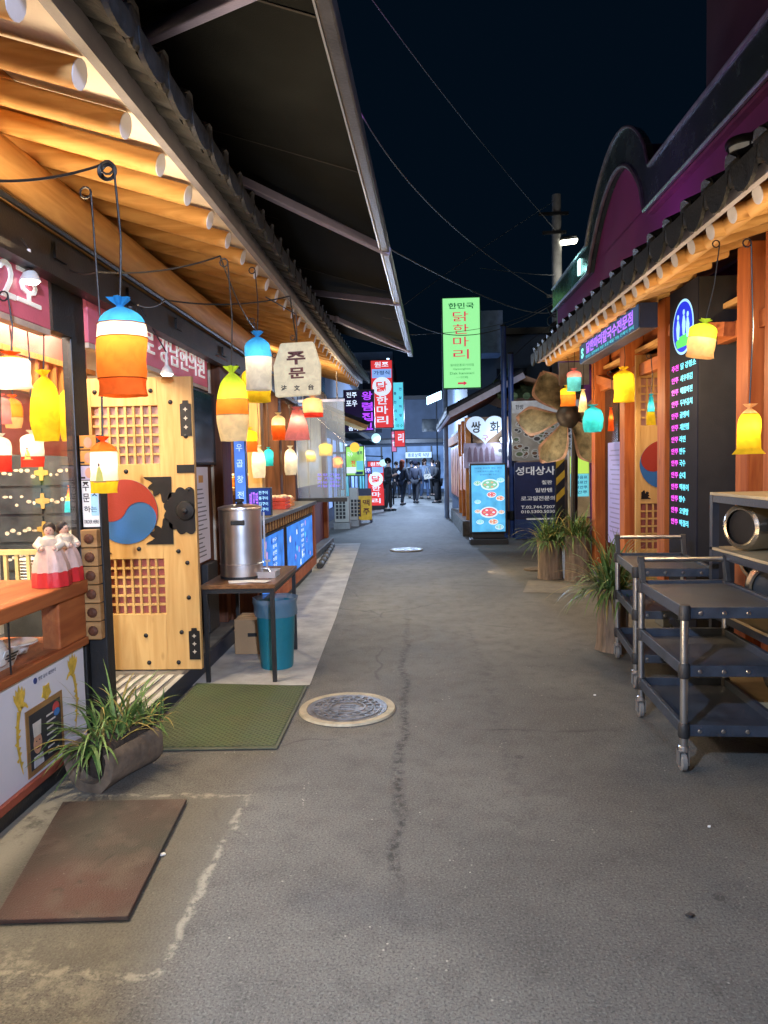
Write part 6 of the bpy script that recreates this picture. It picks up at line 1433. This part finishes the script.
t, x0, x1, z0, z1 = board('lit_sign', 'black lit sign with large purple upright letters beside the orange eave', 343, 390, 375, 432, 17.5, darkf,
    [('T', '전주', .27, .88, .34, .13, wl_), ('T', '포우', .27, .68, .36, .15, wl_), ('T', '왕', .77, .85, .34, .2, prp), ('T', '렴', .77, .60, .34, .2, prp), ('T', '집', .77, .36, .34, .2, prp), ('T', '고', .77, .14, .34, .16, prp), ('T', '음식', .3, .1, .3, .12, wl_)])
m = MB(); m.beam((-2.4, 17.6, z1-.2), (x0, 17.6, z1-.2), .05, .05); part('bracket', m, dkmetal, t)
cyf = EM('sign_cyan_face', (.12, .66, .78), .9)
t, x0, x1, z0, z1 = board('lit_sign', 'narrow cyan lit sign partly behind the tall red one', 391, 382, 404.5, 430, 25, cyf, [('T', ch, .3 if k % 2 else .72, .85-.09*(k), .22, .06, navy_l) for k, ch in enumerate('전통닭한마리칼국')]+[('T', '국수', .6, .09, .6, .07, EM('sign_green_mark', (.02, .4, .3), .6))])
m = MB(); m.beam((-2.4, 25.1, z0+.4), (x0, 25.1, z0+.4), .06, .06); part('bracket', m, dkmetal, t)
t, x0, x1, z0, z1 = board('lit_sign', 'small orange red sign tail with one white letter below the cyan sign', 394, 430.5, 405.5, 447, 25.4, redf, [('T', '리', .6, .55, .5, .55, wl_)])
m = MB(); m.beam((-2.4, 25.5, z0+.3), (x0, 25.5, z0+.3), .05, .05); part('bracket', m, dkmetal, t)
t, *_r = board('standing_sign', 'red lit sign stand with white letters on the alley floor by a person', 367, 461, 385, 506, 25, redf, [('T', '원조', .5, .93, .62, .08, wl_), ('R', .5, .80, .86, .13, wb_), ('D', .5, .60, .42, wl_), ('T', '닭', .5, .60, .5, .15, redf), ('T', '한', .5, .40, .5, .11, wl_), ('T', '마', .5, .26, .5, .11, wl_), ('T', '리', .5, .12, .5, .11, wl_)], floor_=True)
m = MB(); m.box(-1.75, -.95, 24.9, 25.3, 0, .12); part('base', m, black, t)
yf_ = M('yellow_board', (.60, .38, .02), .5, em=.25)
t, x0, x1, z0, z1 = board('standing_sign', 'yellow board stand with dark letters 맥주 next to the condenser', 358, 496, 372, 520, 19, yf_, [('T', '맥', .6, .72, .5, .26, M('brown_ink', (.15, .03, .02), .6)), ('T', '주', .6, .36, .5, .26, M('brown_ink', 0)), ('R', .15, .5, .1, .7, M('brown_ink', 0))], floor_=True, case=yf_, th=.06)
m = MB(); m.box(x0, x0+.05, 19.0, 19.3, 0, .1); m.box(x1-.05, x1, 19.0, 19.3, 0, .1); m.box(x0, x1, 19.0, 19.05, z1+.005, z1+.2); part('stand_frame', m, M('navy_case', 0), t)
t, *_r = board('price_board', 'lime and white lit menu board beside the frosted partition', 345, 446, 365, 476, 15.8, EM('lime_board', (.35, .78, .18), .9, .5, 4), [('T', '국수', .25, .72, .3, .15, wl_), ('T', '맥주', .75, .75, .3, .14, navy_l), ('R', .3, .2, .5, .2, wl_), ('R', .75, .35, .35, .3, EM('aqua_glow', 0)), ('T', '전', .4, .42, .2, .2, redf), ('D', .5, .95, .25, EM('yellow_glow', (1, .6, .08), 1.1)), ('R', .7, .1, .4, .1, navy_l)])
m = MB(); m.beam((-2.4, 15.92, _r[3]-.15), (_r[0], 15.92, _r[3]-.15), .05, .05); part('bracket', m, dkmetal, t)
board('lit_sign', 'slim pink lit sign between the globe lamps', 391, 431, 397, 452, 26, EM('sign_pink_face', (.75, .2, .4), .8), [('T', '떡', .5, .75, .6, .2, wl_), ('T', '집', .5, .4, .6, .2, wl_)])
board('lit_sign', 'low violet lit name strip over the yellow board stand', 357, 467, 372, 474, 19.6, EM('sign_violet_face', (.10, .08, .5), .8), [('T', '생맥주', .5, .5, .8, .6, wl_)])
board('lit_sign', 'small ice blue lit panel left of the lime menu board', 340, 452, 344.5, 490, 16.4, EM('sign_ice_face', (.25, .5, .85), .8), [('T', '술', .5, .8, .6, .12, navy_l), ('T', '밥', .5, .5, .6, .12, navy_l)])
board('lit_sign', 'pale lit shop name strip above the heads of the far group', 405, 452, 432, 458, 38.4, EM('sign_pale_face', (.5, .65, .85), .9), [('T', '종로상회 식당', .5, .5, .8, .6, navy_l)])
# condensers
for (px0, px1, pyt, d, lb) in ((334, 349, 497, 17.3, 'grey air conditioner condenser with dark grille near the frosted partition'), (349, 358, 488, 18.0, 'taller condenser squeezed behind the first one')):
    a_, b2 = at(px0, pyt, d), at(px1, 520, d); t = thing('condenser', lb, 'condenser', ((a_.x+b2.x)/2, d, 0), None)
    m = MB(); m.box(a_.x, b2.x, d, d+.35, .16, a_.z); part('housing', m, M('beige_metal', (.42, .40, .34), .5, var=.1), t, bevel=.01)
    m = MB(); m.box(a_.x-.02, b2.x+.02, d-.05, d+.4, 0, .15); part('plinth', m, M('plinth_grey', (.3, .3, .28), .7), t)
    m = MB()
    for k in range(3):
        for j in range(5): m.box(a_.x+.04+k*.085, a_.x+.1+k*.085, d-.004, d-.001, .25+j*.09, .32+j*.09)
    part('grille', m, black, t)
    light_ = None
# drain pieces at the kerb
m = MB()
for k in range(7): m.lathe((-1.42-.02*k, 10.6+.42*k, .045), [(.035, -.16), (.05, -.13), (.05, .13), (.035, .16)], 10, (1, 0, 0), (0, 0, 1), (0, 1, 0))
top('edging_stones', m, M('dark_edging', (.06, .06, .062), .7, var=.4), 'line of dark rounded edging pieces along the shop wall', 'edging', smooth=True)
# globe lamps
for (px, py, d, r_, lb) in ((376, 438, 21.6, .14, 'round white globe lamp below the red sign'), (383, 463, 24, .12, 'smaller globe lamp above the person with the phone')):
    p = at(px, py, d); t = thing('globe_lamp', lb, 'lamp', p); m = MB(); m.ball(p, r_, 18, 12); part('globe', m, EM('globe_white', (.50, .85, .85), 1.15), t, smooth=True)
    m = MB(); m.tube([p+Z*r_*.9, p+Z*(r_+.1), p+Vector((-.9, 0, r_+.15))], .02, 6); part('arm', m, M('matte_black', (.008, .009, .011), .95, spec=.03), t)
for (px, py, d, r_, lb) in ((434, 398, 30, .16, 'bright cool lamp head on the far left of the green sign pole'), (388, 360, 28, .06, 'tiny white lamp far down the alley')):
    p = at(px, py, d); t = thing('far_lamp', lb, 'lamp', p); m = MB(); m.obox(p, (.3 if r_ > .1 else .05, 0, .12 if r_ > .1 else 0), (0, .05, 0), (0, 0, r_)); part('lens', m, EM('far_white', (.6, .85, 1), 3), t)
    m = MB(); m.tube([p+Vector((.1, .06, 0)), p+Vector((.1, .06, -p.z))], .035, 6); part('pole', m, M('matte_black', 0), t)
# end building
eb = thing('end_building', 'pale two storey building with dark canopy closing the far end of the alley', 'building', (0, 40, 0))
m = MB(); m.box(-7, 7, 40, 46, 0, 5.2); part('wall', m, M('bluish_render', (.085, .11, .16), .8, var=.3, scale=.8), eb)
m = MB(); m.box(-6, 5, 38.6, 40.0, 2.75, 2.95); part('canopy', m, dkmetal, eb)
m = MB(); m.box(-5, 5, 39.95, 39.99, .2, 2.6); part('shop_glass', m, EM('far_glass', (.16, .28, .52), .6, .9, .9), eb)
for x_ in (-4.6, -3.2, -1.8, -.4, 1.0, 2.4, 3.8):
    m = MB(); m.box(x_, x_+.1, 39.9, 39.949, .2, 2.6); part('mullion', m, dkmetal, eb)
for x_ in (-2.6, .55, 2.9):
    m = MB(); m.box(x_, x_+.9, 39.96, 39.99, 3.4, 4.1); part('window', m, M('dark_window', 0), eb)
m = MB(); m.box(-1.0, -.9, 39.8, 39.9, 2.95, 5.2); part('downpipe', m, white, eb)
m = MB(); m.box(-7.2, 7.2, 39.8, 46.2, 5.2, 5.4); part('roof_slab', m, black, eb)
m = MB(); m.box(-8, -1.2, 47, 58, 0, 9); m2 = top('rear_block', m, M('dusk_wall', 0), 'dark taller block rising behind the far end building', 'building')
m = MB()
for zz in (6.2, 7.7):
    for xx in (-3.2, -2.2): m.box(xx, xx+.6, 46.96, 46.99, zz, zz+.8)
part('window', m, M('dark_window', 0), m2)

# ------------------------------------------------------------------ people
def skin_mesh(name, verts, edges, radii, sub=1):
    me = bpy.data.meshes.new(name); me.from_pydata(verts, edges, []); o = bpy.data.objects.new(name, me); COL.objects.link(o)
    sk = o.modifiers.new('skin', 'SKIN'); sk.use_smooth_shade = True
    for v, r_ in zip(me.skin_vertices[0].data, radii): v.radius = (r_, r_)
    me.skin_vertices[0].data[0].use_root = True
    sb = o.modifiers.new('sub', 'SUBSURF'); sb.levels = sub; sb.render_levels = sub
    bpy.context.view_layer.update()
    out = bpy.data.meshes.new_from_object(o.evaluated_get(bpy.context.evaluated_depsgraph_get())); bpy.data.objects.remove(o)
    return out
def person(loc, rz, label, top_c, leg_c, hair_c, h=1.7, stride=.12, arms='down', long_hair=False, coat=False, skirt=False):
    t = thing('person', label, 'person', loc); s = h/1.7
    hip, chest = (0, 0, .92), (0, 0, 1.32)
    sl = stride
    V = [hip, (0, 0, 1.12), chest, (0, 0, 1.44), (0, -.01, 1.52), (0, -.015, 1.62),       # 0-5 spine, neck, head
         (.09, 0, .88), (.095, -sl*.55, .48), (.10, -sl*.6, .08), (.10, -sl*.6-.13, .04),    # 6-9 leg
         (-.09, 0, .88), (-.095, sl*.35, .49), (-.10, sl+.02, .09), (-.10, sl-.10, .04)]    # 10-13
    E_ = [(0, 1), (1, 2), (2, 3), (3, 4), (4, 5), (0, 6), (6, 7), (7, 8), (8, 9), (0, 10), (10, 11), (11, 12), (12, 13)]
    rad = [.125, .115, .13, .06, .05, .085, .085, .06, .042, .035, .085, .06, .042, .035]
    def arm(sx, kind):
        b0 = len(V)
        if kind == 'phone': pts = [(sx*.17, 0, 1.39), (sx*.21, .03, 1.14), (sx*.13, -.2, 1.17), (sx*.08, -.30, 1.24)]
        elif kind == 'bag': pts = [(sx*.17, 0, 1.39), (sx*.23, .02, 1.14), (sx*.16, -.17, 1.06), (sx*.10, -.24, 1.06)]
        else: pts = [(sx*.17, 0, 1.39), (sx*.23, .03, 1.12), (sx*.24, -.03, .88), (sx*.24, -.06, .79)]
        for p_, r_ in zip(pts, (.062, .047, .036, .030)): V.append(p_); rad.append(r_)
        E_.append((2, b0)); E_.extend([(b0, b0+1), (b0+1, b0+2), (b0+2, b0+3)]); return b0
    kinds = {'down': ('d', 'd'), 'phone': ('phone', 'phone'), 'bag': ('bag', 'd'), 'fold': ('bag', 'bag')}[arms]
    A, B = arm(1, kinds[0]), arm(-1, kinds[1])
    VV = [tuple(c*s for c in v) for v in V]
    def add(name, ids, grow, mat, sub=1, parent=t):
        mp = {k: i for i, k in enumerate(ids)}
        me = skin_mesh(name, [VV[i] for i in ids], [(mp[a_], mp[b2]) for a_, b2 in E_ if a_ in mp and b2 in mp], [(rad[i]+grow)*s for i in ids], sub)
        me.materials.clear(); me.materials.append(mat); o = bpy.data.objects.new(name, me); COL.objects.link(o); o.parent = parent; return o
    skin = M('skin', (.52, .33, .25), .55, var=.1, bump=0)
    full = list(rad)
    for i_, dr in ((0, .04), (1, .035), (2, .03), (6, .03), (10, .03), (7, .015), (11, .015)): rad[i_] -= dr
    add('body', list(range(len(V))), 0, skin, 2); rad[:] = full
    add('jacket', [0, 1, 2, 3, A, A+1, A+2, B, B+1, B+2], .024, M('coat_%s' % '_'.join(str(int(c*1000)) for c in top_c), top_c, .8, var=.2))
    add('trousers', [0, 6, 7, 8, 10, 11, 12], .018 if not skirt else .05, M('legs_%s' % '_'.join(str(int(c*1000)) for c in leg_c), leg_c, .8, var=.2))
    for ids in ((8, 9), (12, 13)):
        m = MB(); a_, b2 = Vector(VV[ids[0]]), Vector(VV[ids[1]]); m.obox((a_+b2)/2+Vector((0, 0, -.02))*s, (.048*s, 0, 0), (0, .13*s, 0), (0, 0, .038*s))
        o = mesh_obj('shoe', m, blackpl, (0, 0, 0), bevel=.02); o.parent = t
    hm = M('hair_%d' % int(hair_c[0]*1000), hair_c, .8, var=.3, spec=.05)
    m = MB(); hc_ = Vector(VV[5]); m.ball(hc_+Vector((0, .018, .035))*s, .108*s, 16, 10, (1, 1.05, 1.02))
    if long_hair: m.lathe(hc_+Vector((0, .05, 0))*s, [(.085*s, -.26*s), (.10*s, -.1*s), (.095*s, .06*s)], 14)
    o = mesh_obj('hair', m, hm, (0, 0, 0), smooth=True); o.parent = t
    m = MB(); m.ball(hc_+Vector((0, -.098, -.01))*s, .018*s, 8, 6)
    for sx in (-1, 1): m.ball(hc_+Vector((sx*.092, 0, 0))*s, .022*s, 8, 6, (.5, 1, 1.3))
    o = mesh_obj('nose_and_ears', m, skin, (0, 0, 0), smooth=True); o.parent = t; o.name = 'face'
    m = MB()
    for sx in (-1, 1): m.ball(hc_+Vector((sx*.035, -.088, .012))*s, .011*s, 8, 6)
    m.mat(1).ball(hc_+Vector((0, -.088, -.045))*s, .02*s, 8, 6, (1, .4, .3))
    o = mesh_obj('eyes_and_mouth', m, [ink, M('lip', (.4, .12, .1), .5, bump=0)], (0, 0, 0)); o.parent = t; o.name = 'features'
    t.rotation_euler = (0, 0, rz); return t
def P_(px, py): return gnd(px, py)
person(P_(389, 511), R(75), 'person in a dark jacket standing in profile looking at a phone by the red stand', (.012, .014, .018), (.012, .012, .015), (.01, .009, .009), 1.74, .05, 'phone')
person(P_(403, 505), R(150), 'person with reddish hair in dark clothes walking away mid-stride', (.012, .014, .022), (.01, .012, .018), (.09, .025, .015), 1.70, .24, 'down', True)
person(P_(412, 498), R(10), 'person in a dark short top and pale jeans with dark cap-like hair', (.02, .022, .03), (.08, .10, .16), (.012, .012, .02), 1.70, .1, 'down')
person(P_(425, 499), R(20), 'person in a pale blue top and blue jeans holding a bag in front', (.20, .25, .34), (.05, .08, .15), (.03, .015, .012), 1.78, .2, 'bag', True)
person(P_(433, 496), R(-20), 'person in black behind the one with the bag', (.02, .022, .03), (.012, .013, .018), (.015, .012, .012), 1.74, .16, 'down')
person(P_(438, 503), R(-110), 'person all in black standing side-on at the far end of the group', (.008, .008, .01), (.008, .008, .01), (.008, .007, .007), 1.66, .04, 'fold', True, skirt=True)
person(P_(419, 493), R(5), 'person in a pale grey coat at the back of the group', (.10, .12, .17), (.05, .06, .09), (.02, .015, .015), 1.66, .1, 'down')
person(P_(397, 498), R(60), 'person in a long dark coat half hidden behind the one with reddish hair', (.02, .018, .02), (.012, .012, .016), (.01, .008, .008), 1.68, .12, 'down')
person(P_(416, 503), R(165), 'person in a dark hooded top walking away between the pale jeans and the bag', (.015, .017, .03), (.010, .011, .016), (.012, .01, .01), 1.66, .2, 'down')
bp_ = P_(425, 499); m = MB(); m.mat(0).obox(bp_+Vector((.12, -.34, 1.02)), (.15, 0, .02), (0, .05, 0), (-.02, 0, .11)); m.mat(1)
for k in range(5): m.disc(bp_+Vector((.02+.05*k, -.392, 1.0+.03*(k % 3))), X, Z, .018, .02, .003, 8)
m.mat(0).tube([bp_+Vector((0, -.34, 1.12)), bp_+Vector((.05, -.2, 1.38)), bp_+Vector((.12, -.1, 1.42)), bp_+Vector((.2, -.34, 1.14))], .012, 6)
top('shoulder_bag', m, [M('cream_bag', (.55, .5, .4), .6), ink], 'cream spotted bag held by the person in the pale blue top', 'bag')
ph2 = P_(389, 511)+Vector((.36, -.1, 1.30)); m = MB(); m.obox(ph2, (.03, .02, .03), (0, .04, 0), (.03, 0, -.04)); m.v = m.v
top('mobile_phone', m, EM('phone_glow', (.5, .7, 1), .6), 'phone held up by the person in the dark jacket', 'phone')

# ------------------------------------------------------------------ litter on the ground
for k, (px, py, s_, lb, mt_) in enumerate(((690, 917, .010, 'dark scrap of litter on the bare asphalt in the right foreground', ink), (709, 828, .005, 'pale scrap of paper near the front cart', paper), (595, 696, .007, 'small white crumb of paper on the asphalt left of the carts', paper), (162, 856, .009, 'white crumb of paper at the edge of the red mat', paper))):
    p = gnd(px, py); m = MB(); m.prism([p+Vector((s_*1.6*math.cos(a_)*rnd.uniform(.5, 1), s_*math.sin(a_)*rnd.uniform(.5, 1), .004)) for a_ in [q*math.pi/4 for q in range(8)]], (.001, .001, .006)); top('litter_scrap', m, mt_, lb, 'litter')
